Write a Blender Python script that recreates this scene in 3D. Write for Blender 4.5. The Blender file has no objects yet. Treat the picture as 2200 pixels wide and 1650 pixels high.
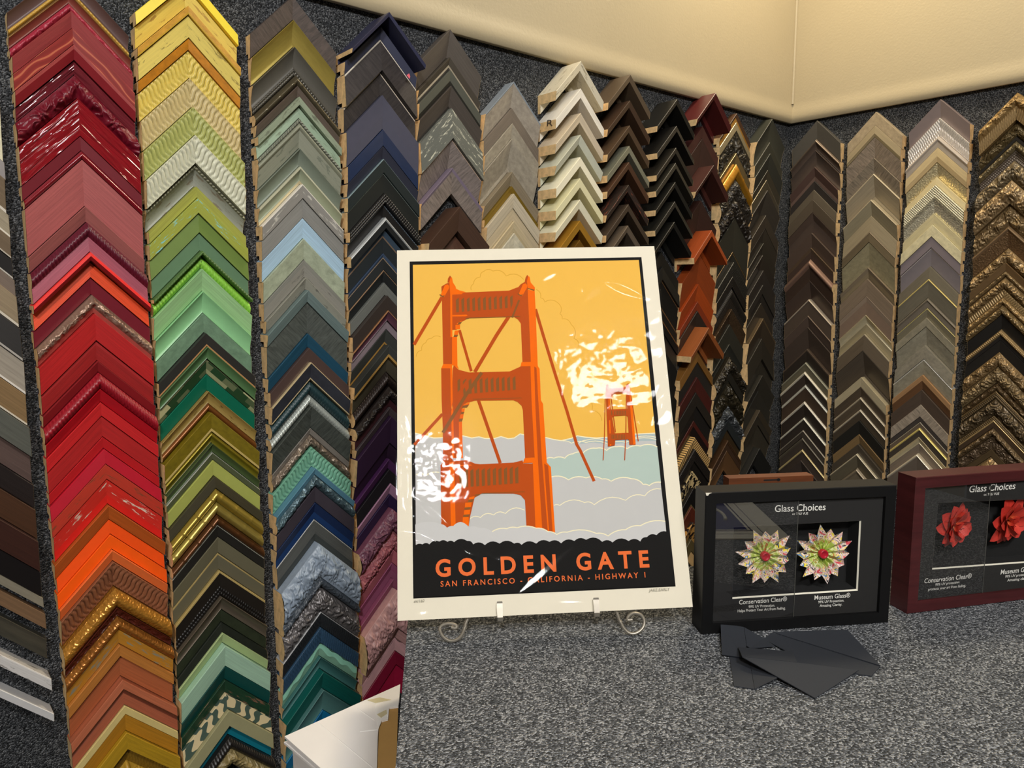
import bpy, bmesh, math, random
from math import sin, cos, pi, radians, sqrt, exp, floor
from mathutils import Vector, Matrix, noise
random.seed(7)
SC = bpy.context.scene
COL = SC.collection

# ------------------------------------------------------------------ camera
# world: room corner at the origin, left wall along y = 0 (x < 0), right wall along x = 0 (y < 0)
F_PX, CX, CY = 1595.74, 1100.0, 825.0
YAW, PITCH, ROLL = radians(49.4328), radians(-7.4029), radians(0.2824)
DA, DB, CAMZ = 1.55, 2.74286, 1.482          # distance to left wall, right wall, camera height
CAM = Vector((-DB, -DA, CAMZ))
fwd = Vector((cos(YAW)*cos(PITCH), sin(YAW)*cos(PITCH), sin(PITCH)))
rgt0 = Vector((sin(YAW), -cos(YAW), 0))
dwn0 = -rgt0.cross(fwd)
rgt = cos(ROLL)*rgt0 + sin(ROLL)*dwn0
dwn = -sin(ROLL)*rgt0 + cos(ROLL)*dwn0
cam_data = bpy.data.cameras.new('camera')
cam = bpy.data.objects.new('camera', cam_data); COL.objects.link(cam)
cam_data.sensor_fit = 'HORIZONTAL'; cam_data.sensor_width = 36
cam_data.lens = F_PX/2200*36
cam_data.clip_start = 0.02
mw = Matrix((( rgt.x, -dwn.x, -fwd.x, CAM.x), (rgt.y, -dwn.y, -fwd.y, CAM.y), (rgt.z, -dwn.z, -fwd.z, CAM.z), (0, 0, 0, 1)))
cam.matrix_world = mw
SC.camera = cam

# ------------------------------------------------------------------ world, lamps, exposure
SC.view_settings.view_transform = 'Standard'; SC.view_settings.look = 'None'
SC.view_settings.gamma = 1; SC.view_settings.use_curve_mapping = False
SC.view_settings.exposure = 1.1
wd = bpy.data.worlds.new('world'); SC.world = wd; wd.use_nodes = True
wd.node_tree.nodes['Background'].inputs[0].default_value = (0.74, 0.75, 0.76, 1)
wd.node_tree.nodes['Background'].inputs[1].default_value = 0.06
CEIL = CAMZ + 1.91
def area_lamp(name, loc, size, power, color, aim):
    L = bpy.data.lights.new(name, 'AREA'); L.shape = 'SQUARE'; L.size = size
    L.energy = power; L.color = color
    o = bpy.data.objects.new(name, L); COL.objects.link(o); o.location = loc
    o.rotation_euler = (Vector(aim)-Vector(loc)).to_track_quat('-Z', 'Y').to_euler()
    return o
# square ceiling panels behind the viewer, and a warm one over the corner
area_lamp('ceiling_lamp', (CAM.x+0.067, CAM.y-1.235, CEIL-0.06), 0.46, 35, (1.0, 0.985, 0.965), (CAM.x+1.3, CAM.y+1.0, 1.35))
area_lamp('ceiling_lamp', (CAM.x-1.40, CAM.y-1.43, CEIL-0.06), 0.37, 45, (1.0, 0.985, 0.97), (CAM.x+0.2, CAM.y+1.5, 0.95))
area_lamp('ceiling_lamp', (CAM.x+2.25, CAM.y+1.12, CEIL-0.06), 0.45, 20, (1.0, 0.86, 0.62), (CAM.x+1.2, CAM.y+0.45, 0.92))

# ------------------------------------------------------------------ helpers: pixels of the photograph to rays
def ray(px, py):
    return rgt*((px-CX)/F_PX) + dwn*((py-CY)/F_PX) + fwd
def on_z(px, py, z):
    d = ray(px, py); return CAM + d*((z-CAM.z)/d.z)
def on_left(px, py, off):                    # point at distance off in front of the left wall
    d = ray(px, py); return CAM + d*((DA-off)/d.y)
def on_right(px, py, off):
    d = ray(px, py); return CAM + d*((DB-off)/d.x)
class Plane:
    """rectangle in space: origin top-left, U right, V down, N backwards"""
    def __init__(s, O, U, V):
        s.O, s.U, s.V = Vector(O), Vector(U).normalized(), Vector(V).normalized()
        s.N = s.U.cross(s.V).normalized()
    def px(s, x, y, front=0.0):
        d = ray(x, y); O = s.O - s.N*front
        t = (O-CAM).dot(s.N)/d.dot(s.N); return CAM + d*t
    def uvpx(s, x, y):
        P = s.px(x, y)-s.O; return P.dot(s.U), P.dot(s.V)
    def at(s, u, v, front=0.0):
        return s.O + s.U*u + s.V*v - s.N*front

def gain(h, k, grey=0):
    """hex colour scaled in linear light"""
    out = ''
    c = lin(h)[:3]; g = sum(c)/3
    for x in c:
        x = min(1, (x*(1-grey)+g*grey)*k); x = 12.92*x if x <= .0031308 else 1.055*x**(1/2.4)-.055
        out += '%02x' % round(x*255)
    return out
def lin(h):
    h = h.strip()
    c = [int(h[i:i+2], 16)/255 for i in (0, 2, 4)]
    return tuple((x/12.92 if x <= .04045 else ((x+.055)/1.055)**2.4) for x in c) + (1,)

# ------------------------------------------------------------------ object helpers
def tag(o, label=None, cat=None, group=None, kind=None):
    if label: o['label'] = label
    if cat: o['category'] = cat
    if group: o['group'] = group
    if kind: o['kind'] = kind
    return o
def empty(name, loc, rz=0.0):
    o = bpy.data.objects.new(name, None); COL.objects.link(o)
    o.location = loc; o.rotation_euler = (0, 0, rz); o.empty_display_size = .03
    return o
class MB:
    """mesh builder: vertices, faces with material slot, uv"""
    def __init__(s): s.v = []; s.f = []; s.m = []; s.uv = []; s.sm = []
    def vert(s, p, uv=(0, 0)): s.v.append(tuple(p)); s.uv.append(uv); return len(s.v)-1
    def face(s, idx, m=0, smooth=False): s.f.append(tuple(idx)); s.m.append(m); s.sm.append(smooth)
    def poly(s, pts, m=0, uvs=None):
        b = [s.vert(p, uvs[i] if uvs else (0, 0)) for i, p in enumerate(pts)]; s.face(b, m)
    def grid(s, rows, m=0, smooth=True, uvs=None, flip=False):
        nb = len(s.v); nr = len(rows); nc = len(rows[0])
        for i, r in enumerate(rows):
            for j, p in enumerate(r): s.vert(p, uvs[i][j] if uvs else (0, 0))
        for i in range(nr-1):
            for j in range(nc-1):
                a = nb+i*nc+j; q = (a, a+1, a+nc+1, a+nc)
                s.face(q[::-1] if flip else q, m, smooth)
    def box(s, O, A, B, C, m=0):
        O, A, B, C = map(Vector, (O, A, B, C))
        p = [O, O+A, O+A+B, O+B, O+C, O+A+C, O+A+B+C, O+B+C]
        if A.cross(B).dot(C) < 0: p = [p[i] for i in (3, 2, 1, 0, 7, 6, 5, 4)]
        b = [s.vert(q) for q in p]
        for q in ((3, 2, 1, 0), (4, 5, 6, 7), (0, 1, 5, 4), (1, 2, 6, 5), (2, 3, 7, 6), (3, 0, 4, 7)):
            s.face([b[i] for i in q], m)
    def slab(s, top, d, m=0):
        """polygon top extruded by vector d"""
        d = Vector(d); n = len(top)
        a = [s.vert(p) for p in top]; b = [s.vert(Vector(p)+d) for p in top]
        s.face(a, m); s.face(b[::-1], m)
        for i in range(n): s.face((a[i], b[i], b[(i+1) % n], a[(i+1) % n]), m)
    def tube(s, pts, r, n=10, m=0, ry=None):
        pts = [Vector(p) for p in pts]; rows = []
        prev = None
        for i, p in enumerate(pts):
            t = (pts[min(i+1, len(pts)-1)]-pts[max(i-1, 0)]).normalized()
            if prev is None:
                a = t.orthogonal().normalized()
            else:
                a = (prev - t*prev.dot(t)).normalized()
            prev = a; b = t.cross(a)
            rr = r[i] if isinstance(r, (list, tuple)) else r
            rows.append([p + a*cos(2*pi*k/n)*rr + b*sin(2*pi*k/n)*rr for k in range(n+1)])
        s.grid(rows, m)
        for row, rev in ((rows[0], True), (rows[-1], False)):
            b = [s.vert(q) for q in row[:-1]]
            s.face(b[::-1] if rev else b, m)
    def build(s, name, mats, parent=None, local=False, fix=False):
        me = bpy.data.meshes.new(name)
        me.from_pydata(s.v, [], s.f)
        if not isinstance(mats, (list, tuple)): mats = [mats]
        for x in mats: me.materials.append(x)
        me.polygons.foreach_set('material_index', s.m)
        me.polygons.foreach_set('use_smooth', s.sm)
        if any(u != (0, 0) for u in s.uv):
            L = me.uv_layers.new(name='UVMap')
            vi = [0]*len(me.loops); me.loops.foreach_get('vertex_index', vi)
            fl = []
            for k in vi: fl += s.uv[k]
            L.data.foreach_set('uv', fl)
        if fix:
            bm = bmesh.new(); bm.from_mesh(me)
            bmesh.ops.recalc_face_normals(bm, faces=bm.faces); bm.to_mesh(me); bm.free()
        me.update()
        o = bpy.data.objects.new(name, me); COL.objects.link(o)
        if parent is not None:
            o.parent = parent
            if not local:
                o.matrix_parent_inverse = world_of(parent).inverted()
        return o
def world_of(o):
    m = Matrix.Translation(o.location) @ o.rotation_euler.to_matrix().to_4x4()
    if o.parent is not None: m = world_of(o.parent) @ o.matrix_parent_inverse @ m
    return m

# ------------------------------------------------------------------ materials
class NT:
    def __init__(s, name):
        s.mat = bpy.data.materials.new(name); s.mat.use_nodes = True
        s.t = s.mat.node_tree; s.n = s.t.nodes; s.l = s.t.links
        s.b = s.n['Principled BSDF']; s.out = s.n['Material Output']
    def new(s, typ, **kw):
        n = s.n.new(typ)
        for k, v in kw.items():
            if k.startswith('_'): setattr(n, k[1:], v)
            else: n.inputs[k.replace('__', ' ')].default_value = v
        return n
    def link(s, a, b): s.l.new(a, b)
    def coords(s, kind='UV', scale=(1, 1, 1)):
        tc = s.new('ShaderNodeTexCoord'); mp = s.new('ShaderNodeMapping')
        mp.inputs['Scale'].default_value = scale
        s.link(tc.outputs[kind], mp.inputs['Vector']); return mp.outputs[0]
    def noise(s, vec, scale=1, detail=3, rough=.55, dist=0):
        n = s.new('ShaderNodeTexNoise'); n.inputs['Scale'].default_value = scale
        n.inputs['Detail'].default_value = detail; n.inputs['Roughness'].default_value = rough
        n.inputs['Distortion'].default_value = dist
        s.link(vec, n.inputs['Vector']); return n.outputs[0]
    def ramp(s, fac, stops):
        r = s.new('ShaderNodeValToRGB'); e = r.color_ramp.elements
        while len(e) < len(stops): e.new(.5)
        for i, (p, c) in enumerate(stops): e[i].position = p; e[i].color = c
        s.link(fac, r.inputs[0]); return r.outputs[0]
    def mix(s, fac, a, b, typ='MIX'):
        m = s.new('ShaderNodeMix', _data_type='RGBA', _blend_type=typ)
        for i, x in ((0, fac), (6, a), (7, b)):
            if hasattr(x, 'is_linked'): s.link(x, m.inputs[i])
            else: m.inputs[i].default_value = x
        return m.outputs[2]
    def bump(s, h, strength=.3, dist=.001):
        b = s.new('ShaderNodeBump'); b.inputs['Strength'].default_value = strength
        b.inputs['Distance'].default_value = dist; s.link(h, b.inputs['Height'])
        s.link(b.outputs[0], s.b.inputs['Normal']); return b
    def set(s, color=None, rough=.5, metal=0, spec=.5, coat=0):
        if color is not None:
            if hasattr(color, 'is_linked'): s.link(color, s.b.inputs['Base Color'])
            else: s.b.inputs['Base Color'].default_value = color
        s.b.inputs['Roughness'].default_value = rough; s.b.inputs['Metallic'].default_value = metal
        s.b.inputs['Specular IOR Level'].default_value = spec
        s.b.inputs['Coat Weight'].default_value = coat; s.b.inputs['Coat Roughness'].default_value = .12
        return s.mat
def fresnel(m, k):
    g = m.new('ShaderNodeNewGeometry'); mr = m.new('ShaderNodeMapRange')
    mr.inputs['To Min'].default_value = 1.5; mr.inputs['To Max'].default_value = 1/1.5
    m.link(g.outputs['Backfacing'], mr.inputs['Value'])
    fr = m.new('ShaderNodeFresnel'); m.link(mr.outputs[0], fr.inputs['IOR'])
    ml = m.new('ShaderNodeMath', _operation='MULTIPLY', _use_clamp=True); ml.inputs[1].default_value = k
    m.link(fr.outputs[0], ml.inputs[0]); return ml.outputs[0]
def mul(c, k): return (min(1, c[0]*k), min(1, c[1]*k), min(1, c[2]*k), 1)

MATS = {}
def moulding_mat(surf, hx, hx2=None, spec=''):
    key = (surf, hx, hx2, spec)
    if key in MATS: return MATS[key]
    c = lin(hx); c2 = lin(hx2) if hx2 else mul(c, .5)
    m = NT({'p': 'painted_wood', 'w': 'grained_wood', 'g': 'gloss_lacquer', 'm': 'leafed_metal', 'o': 'carved_finish', 'v': 'carved_wave',
            'k': 'carved_rope', 'b': 'beaded_finish', 'h': 'hammered_leaf', 'd': 'distressed_paint', 'l': 'linen_wrap', 'x': 'rippled_lacquer',
            't': 'mottled_finish', 'a': 'crosscut_wood', 's': 'special_finish'}[surf])
    seed = (hash_str(hx+surf) % 97)*.37
    def C(sx, sy):
        v = m.coords('UV', (sx, sy, 1))
        m.n[-1].inputs['Location'].default_value = (seed, seed*.7, seed*.3)
        return v
    mx = max(c[:3]); mn = min(c[:3]); sat = (mx-mn)/(mx+1e-6)
    goldish = c[0] >= c[2]*1.25
    if surf == 'p':
        n = m.noise(C(60, 60), 1, 2)
        m.set(m.mix(n, mul(c, .92), mul(c, 1.08)), .42)
        m.bump(n, .06)
    elif surf == 'w':
        n = m.noise(C(9, 420), 1, 4, .65, .6)
        n2 = m.noise(C(25, 1100), 1, 2)
        col = m.ramp(n, [(.30, mul(c, .72)), (.55, c), (.75, mul(c, 1.22))])
        m.set(m.mix(.25, col, m.mix(n2, mul(c, .6), mul(c, 1.3))), .5)
        m.bump(n2, .25, .0006)
    elif surf == 'g':
        n = m.noise(C(30, 120), 1, 3)
        m.set(m.mix(n, mul(c, .8), mul(c, 1.2)), .16, coat=.6)
        m.bump(n, .12)
    elif surf == 'm':
        n = m.noise(C(35, 220), 1, 4)
        m.set(m.mix(n, mul(c, .85), mul(c, 1.3)), .34, .45)
        m.bump(n, .08)
    elif surf in 'ovkb':
        n = m.noise(C(90, 90), 1, 3)
        metal = .42 if (surf in 'okb' and sat < .86 and mx > .02 and spec != 'paint') else 0
        m.set(m.mix(n, mul(c, .75), mul(c, 1.25)), .36 if metal else .40, metal)
        m.bump(n, .12)
    elif surf == 'h':
        vo = m.new('ShaderNodeTexVoronoi', _feature='SMOOTH_F1'); vo.inputs['Scale'].default_value = 1
        m.link(C(230, 230), vo.inputs['Vector'])
        m.set(m.mix(vo.outputs['Distance'], mul(c, 1.2), mul(c, .6)), .28, .5)
        b = m.bump(vo.outputs['Distance'], .8, .002); b.invert = True
    elif surf == 'd':
        n = m.noise(C(26, 150), 1, 5, .7, .3); n2 = m.noise(C(12, 500), 1, 3)
        base = m.mix(n2, mul(c, .8), mul(c, 1.15))
        msk = m.ramp(n, [(.57, (0, 0, 0, 1)), (.62, (1, 1, 1, 1))])
        m.set(m.mix(msk, base, c2), .55); m.bump(n, .35, .0008)
    elif surf == 'l':
        w1 = m.new('ShaderNodeTexWave', _bands_direction='X'); w1.inputs['Scale'].default_value = 1; w1.inputs['Distortion'].default_value = 1.5
        m.link(C(420, 60), w1.inputs['Vector'])
        w2 = m.new('ShaderNodeTexWave', _bands_direction='Y'); w2.inputs['Scale'].default_value = 1; w2.inputs['Distortion'].default_value = 1.5
        m.link(C(60, 420), w2.inputs['Vector'])
        f = m.mix(.5, w1.outputs[1], w2.outputs[1])
        m.set(m.mix(f, mul(c, .65), mul(c, 1.3)), .75); m.bump(w1.outputs[1], .25, .0004)
    elif surf == 'x':
        n = m.noise(C(14, 130), 1, 2, .4, .8)
        m.set(m.mix(n, mul(c, .8), mul(c, 1.25)), .13, coat=.8); m.bump(n, 1.0, .006)
    elif surf == 't':
        n = m.noise(C(55, 90), 1, 5, .7)
        m.set(m.ramp(n, [(.32, mul(c, .72)), (.55, c), (.72, mul(c, 1.2))]), .46); m.bump(n, .1)
    elif surf == 'a':
        n = m.noise(C(260, 22), 1, 5, .75, .4); n2 = m.noise(C(60, 40), 1, 3)
        col = m.ramp(n, [(.33, mul(c, .5)), (.5, c), (.7, mul(c, 1.45))])
        m.set(m.mix(m.ramp(n2, [(.58, (0, 0, 0, 1)), (.72, (.5, .5, .5, 1))]), col, mul(c, 1.7)), .6); m.bump(n, .5, .001)
    elif surf == 's':
        if spec == 'streak':
            w = m.new('ShaderNodeTexWave', _bands_direction='Y'); w.inputs['Scale'].default_value = 1
            w.inputs['Distortion'].default_value = 9; w.inputs['Detail'].default_value = 2; w.inputs['Detail Scale'].default_value = .8
            m.link(C(10, 28), w.inputs['Vector'])
            m.set(m.ramp(w.outputs[1], [(.0, mul(c, .75)), (.82, c), (.95, lin('c06a4c'))]), .4)
        elif spec == 'patch':
            br = m.new('ShaderNodeTexBrick', _offset=.5); br.inputs['Scale'].default_value = 1
            br.inputs['Brick Width'].default_value = .032; br.inputs['Row Height'].default_value = .0105
            br.inputs['Mortar Size'].default_value = 0; br.inputs['Bias'].default_value = -.25
            br.inputs['Color1'].default_value = c; br.inputs['Color2'].default_value = lin('cdc795')
            m.link(C(1, 1), br.inputs['Vector']); m.set(br.outputs[0], .4)
        elif spec in ('camo', 'cow', 'tancamo'):
            if spec == 'camo':
                wv = m.new('ShaderNodeTexWave', _bands_direction='X'); wv.inputs['Scale'].default_value = 1
                wv.inputs['Distortion'].default_value = 5; wv.inputs['Detail'].default_value = 0; wv.inputs['Detail Scale'].default_value = 1.4
                m.link(C(9, 42), wv.inputs['Vector']); w = wv.outputs[1]
            else: w = m.noise(C(*{'cow': (75, 45), 'tancamo': (55, 35)}[spec]), 1, 1, .3, 1.2)
            cc = {'camo': '44564c', 'cow': '120e0b', 'tancamo': '22150c'}[spec]
            m.set(m.ramp(w, [(.49, lin(cc)), (.51, c)]), .45)
        elif spec == 'piano':
            w = m.new('ShaderNodeTexWave', _bands_direction='X', _wave_profile='SAW'); w.inputs['Scale'].default_value = 1
            m.link(C(34, 1), w.inputs['Vector'])
            m.set(m.ramp(w.outputs[1], [(.66, c), (.70, lin('17120e'))]), .4)
        else:
            n = m.noise(C(30, 120), 1, 4)
            m.set(m.mix(n, mul(c, .7), mul(c, 1.3)), .3, .55 if spec == 'bamboo' else 0)
    MATS[key] = m.mat
    return m.mat
def hash_str(s):
    h = 7
    for ch in s: h = (h*31+ord(ch)) % 1000003
    return h
def simple(name, hx, rough=.5, metal=0, spec=.5, var=.06, scale=40, coat=0, bump=0):
    m = NT(name); c = lin(hx)
    n = m.noise(m.coords('Object'), scale, 3)
    m.set(m.mix(n, mul(c, 1-var), mul(c, 1+var)), rough, metal, spec, coat)
    if bump: m.bump(n, bump, .001)
    return m.mat
def woodmat(name, hx, sc=(8, 8, 140), rough=.5):
    m = NT(name); c = lin(hx)
    n = m.noise(m.coords('Object', sc), 1, 4, .65, .5)
    m.set(m.ramp(n, [(.3, mul(c, .7)), (.55, c), (.75, mul(c, 1.25))]), rough); m.bump(n, .15)
    return m.mat
def carpet(name, k=1.0):
    m = NT(name); v = m.coords('Object')
    vo = m.new('ShaderNodeTexVoronoi', _feature='F1'); vo.inputs['Scale'].default_value = 400
    wv = m.noise(v, 120, 2); 
    mp = m.new('ShaderNodeVectorMath', _operation='ADD'); m.link(v, mp.inputs[0])
    sc = m.new('ShaderNodeVectorMath', _operation='SCALE'); sc.inputs['Scale'].default_value = .0016
    nz = m.new('ShaderNodeTexNoise'); nz.inputs['Scale'].default_value = 160; m.link(v, nz.inputs['Vector'])
    m.link(nz.outputs['Color'], sc.inputs[0]); m.link(sc.outputs[0], mp.inputs[1])
    m.link(mp.outputs[0], vo.inputs['Vector'])
    g = m.new('ShaderNodeSeparateColor'); m.link(vo.outputs['Color'], g.inputs[0])
    col = m.ramp(g.outputs[0], [(.0, mul(lin('212428'), k)), (.35, mul(lin('484b4f'), k)), (.7, mul(lin('777a7f'), k)), (1.0, mul(lin('b8babc'), k))])
    big = m.noise(v, 14, 3)
    col = m.mix(.25, col, m.mix(big, mul(lin('3c3e40'), k), mul(lin('727374'), k)))
    m.set(col, .95, spec=.1)
    b = m.bump(vo.outputs['Distance'], 1.0, .0035); b.invert = True
    return m.mat
# ------------------------------------------------------------------ the room
M_CARPW = carpet('wall_carpet', .48)
M_CARPC = carpet('counter_carpet', 1.15)
M_PAINT = None
def paint():
    m = NT('tan_wall_paint'); v = m.coords('Object')
    n = m.noise(v, 140, 3); n2 = m.noise(v, 2.5, 2)
    m.set(m.mix(n2, lin('aea082'), lin('b8aa8c')), .5); m.bump(n, .35, .0012)
    return m.mat
M_PAINT = paint()
M_PALE = simple('pale_paint', 'b0a898', .7)
M_CEIL = simple('ceiling_tile', 'b8b4aa', .8)
M_FLOOR = carpet('floor_carpet', .5)
XL, YF = -5.6, -5.2            # far ends of the room
SOF = CAMZ + .6173             # lower edge of the overhanging painted wall
CARP = .012                    # the carpeted wall lies this far behind the painted one
def structure(name, fn, m):
    b = MB(); fn(b); o = b.build(name, m); o['kind'] = 'structure'; return o
structure('wall_left', lambda b: b.box((XL, CARP, 0), (-XL+.12, 0, 0), (0, .1, 0), (0, 0, CEIL)), M_CARPW)
structure('wall_right', lambda b: b.box((CARP, YF, 0), (0, -YF+CARP, 0), (.1, 0, 0), (0, 0, CEIL)), M_CARPW)
structure('wall_back', lambda b: b.box((XL, YF, 0), (-XL, 0, 0), (0, -.1, 0), (0, 0, CEIL)), M_PALE)
structure('wall_far_left', lambda b: b.box((XL, YF, 0), (0, -YF, 0), (-.1, 0, 0), (0, 0, CEIL)), M_PALE)
structure('floor', lambda b: b.box((XL, YF, 0), (-XL+.1, 0, 0), (0, -YF+.1, 0), (0, 0, -.1)), M_FLOOR)
structure('ceiling', lambda b: b.box((XL, YF, CEIL), (-XL+.1, 0, 0), (0, -YF+.1, 0), (0, 0, .1)), M_CEIL)
def soffit(b, left):
    key = [(CARP-.001, .003), (-.004, 0), (-.0095, .004), (-.0135, .013), (-.0150, .024), (-.0142, .038), (-.0118, .055), (-.0102, .072), (-.0098, .1)]
    prof = [key[0]]
    for k in range(1, len(key)-1):
        for t in range(5):
            t /= 5; p0, p1, p2, p3 = key[k-1], key[k], key[k+1], key[min(k+2, len(key)-1)]
            prof.append(tuple(.5*(2*p1[c]+(p2[c]-p0[c])*t+(2*p0[c]-5*p1[c]+4*p2[c]-p3[c])*t*t+(3*p1[c]-p0[c]-3*p2[c]+p3[c])*t**3) for c in (0, 1)))
    prof.append(key[-1]); prof = [(a, SOF+z) for a, z in prof]+[(-.0098, CEIL), (CARP-.001, CEIL)]
    prof = [(min(p, CARP-.001), z) for p, z in prof]
    n = len(prof)
    rows = []
    for (o, z) in prof:
        if left: rows.append([(XL, o, z), (o, o, z)])
        else: rows.append([(o, o, z), (o, YF, z)])
    b.grid(rows[:-2], 0, smooth=True); b.grid(rows[-3:], 0, smooth=False)
structure('wall_left_upper', lambda b: soffit(b, True), M_PAINT)
structure('wall_right_upper', lambda b: soffit(b, False), M_PAINT)
structure('trim_1', lambda b: b.tube([(-.012, -.012, SOF+.07), (-.012, -.012, CEIL)], .006, 10), M_PAINT)
# ------------------------------------------------------------------ the frame corner samples
M_RAW = woodmat('raw_wood_end', 'e6c48e', (60, 60, 60), .7)
M_INK = simple('pen_ink', '3a2f28', .8)
CAT = {}
CAT['0'] = """215;ivory flat;e3dbbafp
347;pale mauve grey;8f8885fp
386;taupe wood grained;7d6b55fw.9 cfc8bafpL
462;light driftwood;9c9078fw.9 d8d0c0fpL
512;brown driftwood;76644ffw.92 b9b0a0fpL
560;black brushed;1d1a19fw.9 b9b3a8fpL
604;mid brown wood;75665afw
640;tan grained;8f7d62fw.9 cfc6b4fpL
708;wide black oak;1f1c1bfw.92 a9a39afpL
780;pale silver oak;a3998afw.92 d8d2c8fpL
852;golden oak;8b6f4bfw.93 cfc4b0fpL
922;slate green;55564efw
984;ridged purple brown;5d4a44fw
1046;espresso wide;2a2220fw
1100;chestnut brown;4a2e1bfw
1170;mahogany dark;3a1d14fw
1235;black lacquer;140f0ffp
1290;champagne narrow;99917ffm;G.33
1324;walnut tan narrow;75593ffw;G.38
1380;dark pewter scooped;4d4a40cm;G.38
1465;whitewashed distressed;d6d2cdfd.14:4a443c d9d5d1fd.86:8f8a84;G.62
1541;plain white narrow;e2e0dffp;G.40"""
CAT['1'] = """-73;mauve brown gilt beaded;5b4440cp.75 c59a3frb.25L
-25;dark red gold ribbed;7d5a2erm.3 7a3a2dcp.7
3;crimson carved narrow;a32c3fro
19;dusty red flat;9a3d3dfw.97
56;streaked red wood grain;98332ffs
92;garnet chamfered;a34340fw.3 841a22dp.7
128;maroon ridged;6d222bfx
157;deep crimson scroll carved;6e0c20ro
207;glossy crimson rippled;86101cfx
291;flat oxblood;73202afp
322;glossy cherry narrow;7d0f1drg
341;wide dusty rose wood;ad5a58fw.98
442;dusty rose stepped;9b5752fw
476;burgundy rope edged;5d1226rk.5 a55161fw.5
541;bright red box edged;f0322bfp.5 7a0c10dp.5;D.045
561;orange red;ea4a1cfw
597;plain maroon;761a28fp
634;silver and red scroll;9b7d6bro.72 a5483ffp.28
674;wide scarlet worn;ba1d1efw
733;scarlet stepped;a92121fw.2 9d1b1bfw.8
777;dark red narrow;861a1fdp
802;ruby dentil carved;951020rk
837;glossy ruby;b2131fdg
866;bright red grooved;cb1f22fw
896;cardinal red wide;b21d1dfw
941;cardinal red narrow;b8191ffp
967;raspberry flat;b61229fp
1000;brick red worn;b5301cfd.97:7b3a20
1032;chipped red and white;d32a1efd.65:e3d5c0 d52018fp.35
1089;burnt orange wood;b5561afw
1119;vivid orange flat;f4500afp
1152;vivid orange wide;fb5a06fp
1186;pale orange narrow;ea7035dp
1211;copper wave carved;8d583cfv
1269;hammered gold convex;bd8231rh
1310;dark copper embossed;4d1a0eco
1330;hammered copper gold narrow;a76a2crh
1357;mustard chipped;bb8127fd:8b8a78
1391;orange oak;bf7a35fw
1413;wide terracotta wood;b2623bfw
1466;terracotta with dark groove;ad6041fw.35 6b3423cp.2 a85a3efw.45
1522;pale cream gold;cdb878fp
1540;mustard gold wood;bb8120fw
1580;olive gold stepped;b08a1bfw
1611;carved antique gold;83621bfk.5 b58b2dro.5;H70"""
CAT['2'] = """-66;bright lemon yellow flat;f1d83dfp
-34;yellow distressed wood;e0c557fd.96:b28c38
8;mottled ochre;d69f3cft.8 c9a133fp.2
30;straw yellow worn;d9c25efd.97:8f7a35
79;amber orange mottled;c8811eft
106;yellow wave carved;d6bd57fv
165;sand wave carved;c1ad76fv
227;moss green wave carved;a8ab60fv
288;cream wave carved;d3d2b8fv
351;grey green ribbed;7d7c66rk.25 97998bcd.75:7d7360
399;lime green wood;a0a244fw
424;olive chipped with turquoise;9aa13cfd:7cc3c4
458;fern green flat;69803afp.97
500;dark sage flat;5f7f5ffp
538;bottle green beaded;4c6c33fb
548;bright lime rope;93d04ark
577;pale mint worn;9cc88cdw
626;mint scooped;8cc48ccp
673;slate sage flat;6d8c70ft
716;matte black copper lipped;262522fp.86 b08052fpL
746;forest green scooped;4e7046cp
772;dark green and cream patchwork;1f3d20fs
805;emerald green flat;00644afp
842;gold speckled convex;9a8244cd.6:5d4a20 7b4a20rm.4
888;olive gold panelled;7b6a13ft.85 e0c678fmL
929;olive bead;8f7f25rm.5 6d6515cp.5
955;dark green scooped;3e4f29cp
974;silver edged dark sage;c9cbb9fmL.12 51573cfw.88
991;chartreuse flat;a7ad57fp
1026;black olive;3a3521fw
1052;gold bamboo;a28a39rs.5 b09a4brs.5
1109;brown bamboo;603c20rs
1131;black silver edged;b5b5a5fmL.08 191713fp.92
1157;wide olive linen;67624afl
1191;olive linen gilt lipped;b8a26afmL.12 5d5842fl.88
1229;black beaded gilt edged;c8b070fmL.1 1d1813fp.55 120f0dfb.35
1287;bronze grey scooped;675d4fcm
1312;dark green mottled;2c3322ft
1341;black green;1d2219ft
1364;pale pistachio;a9bb83dp
1392;mint wood;a5c8adfw
1436;dark teal edge;0d4a45dp
1466;forest green distressed;173d27fd:7d5a45
1495;cream and grey camouflage;d1bf95fs
1532;khaki flat;98946ffp
1560;teal flat;0f7182fp
1590;black carved rope;1d1a18rk.4 8a7a50ro.6;H64"""
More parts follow.
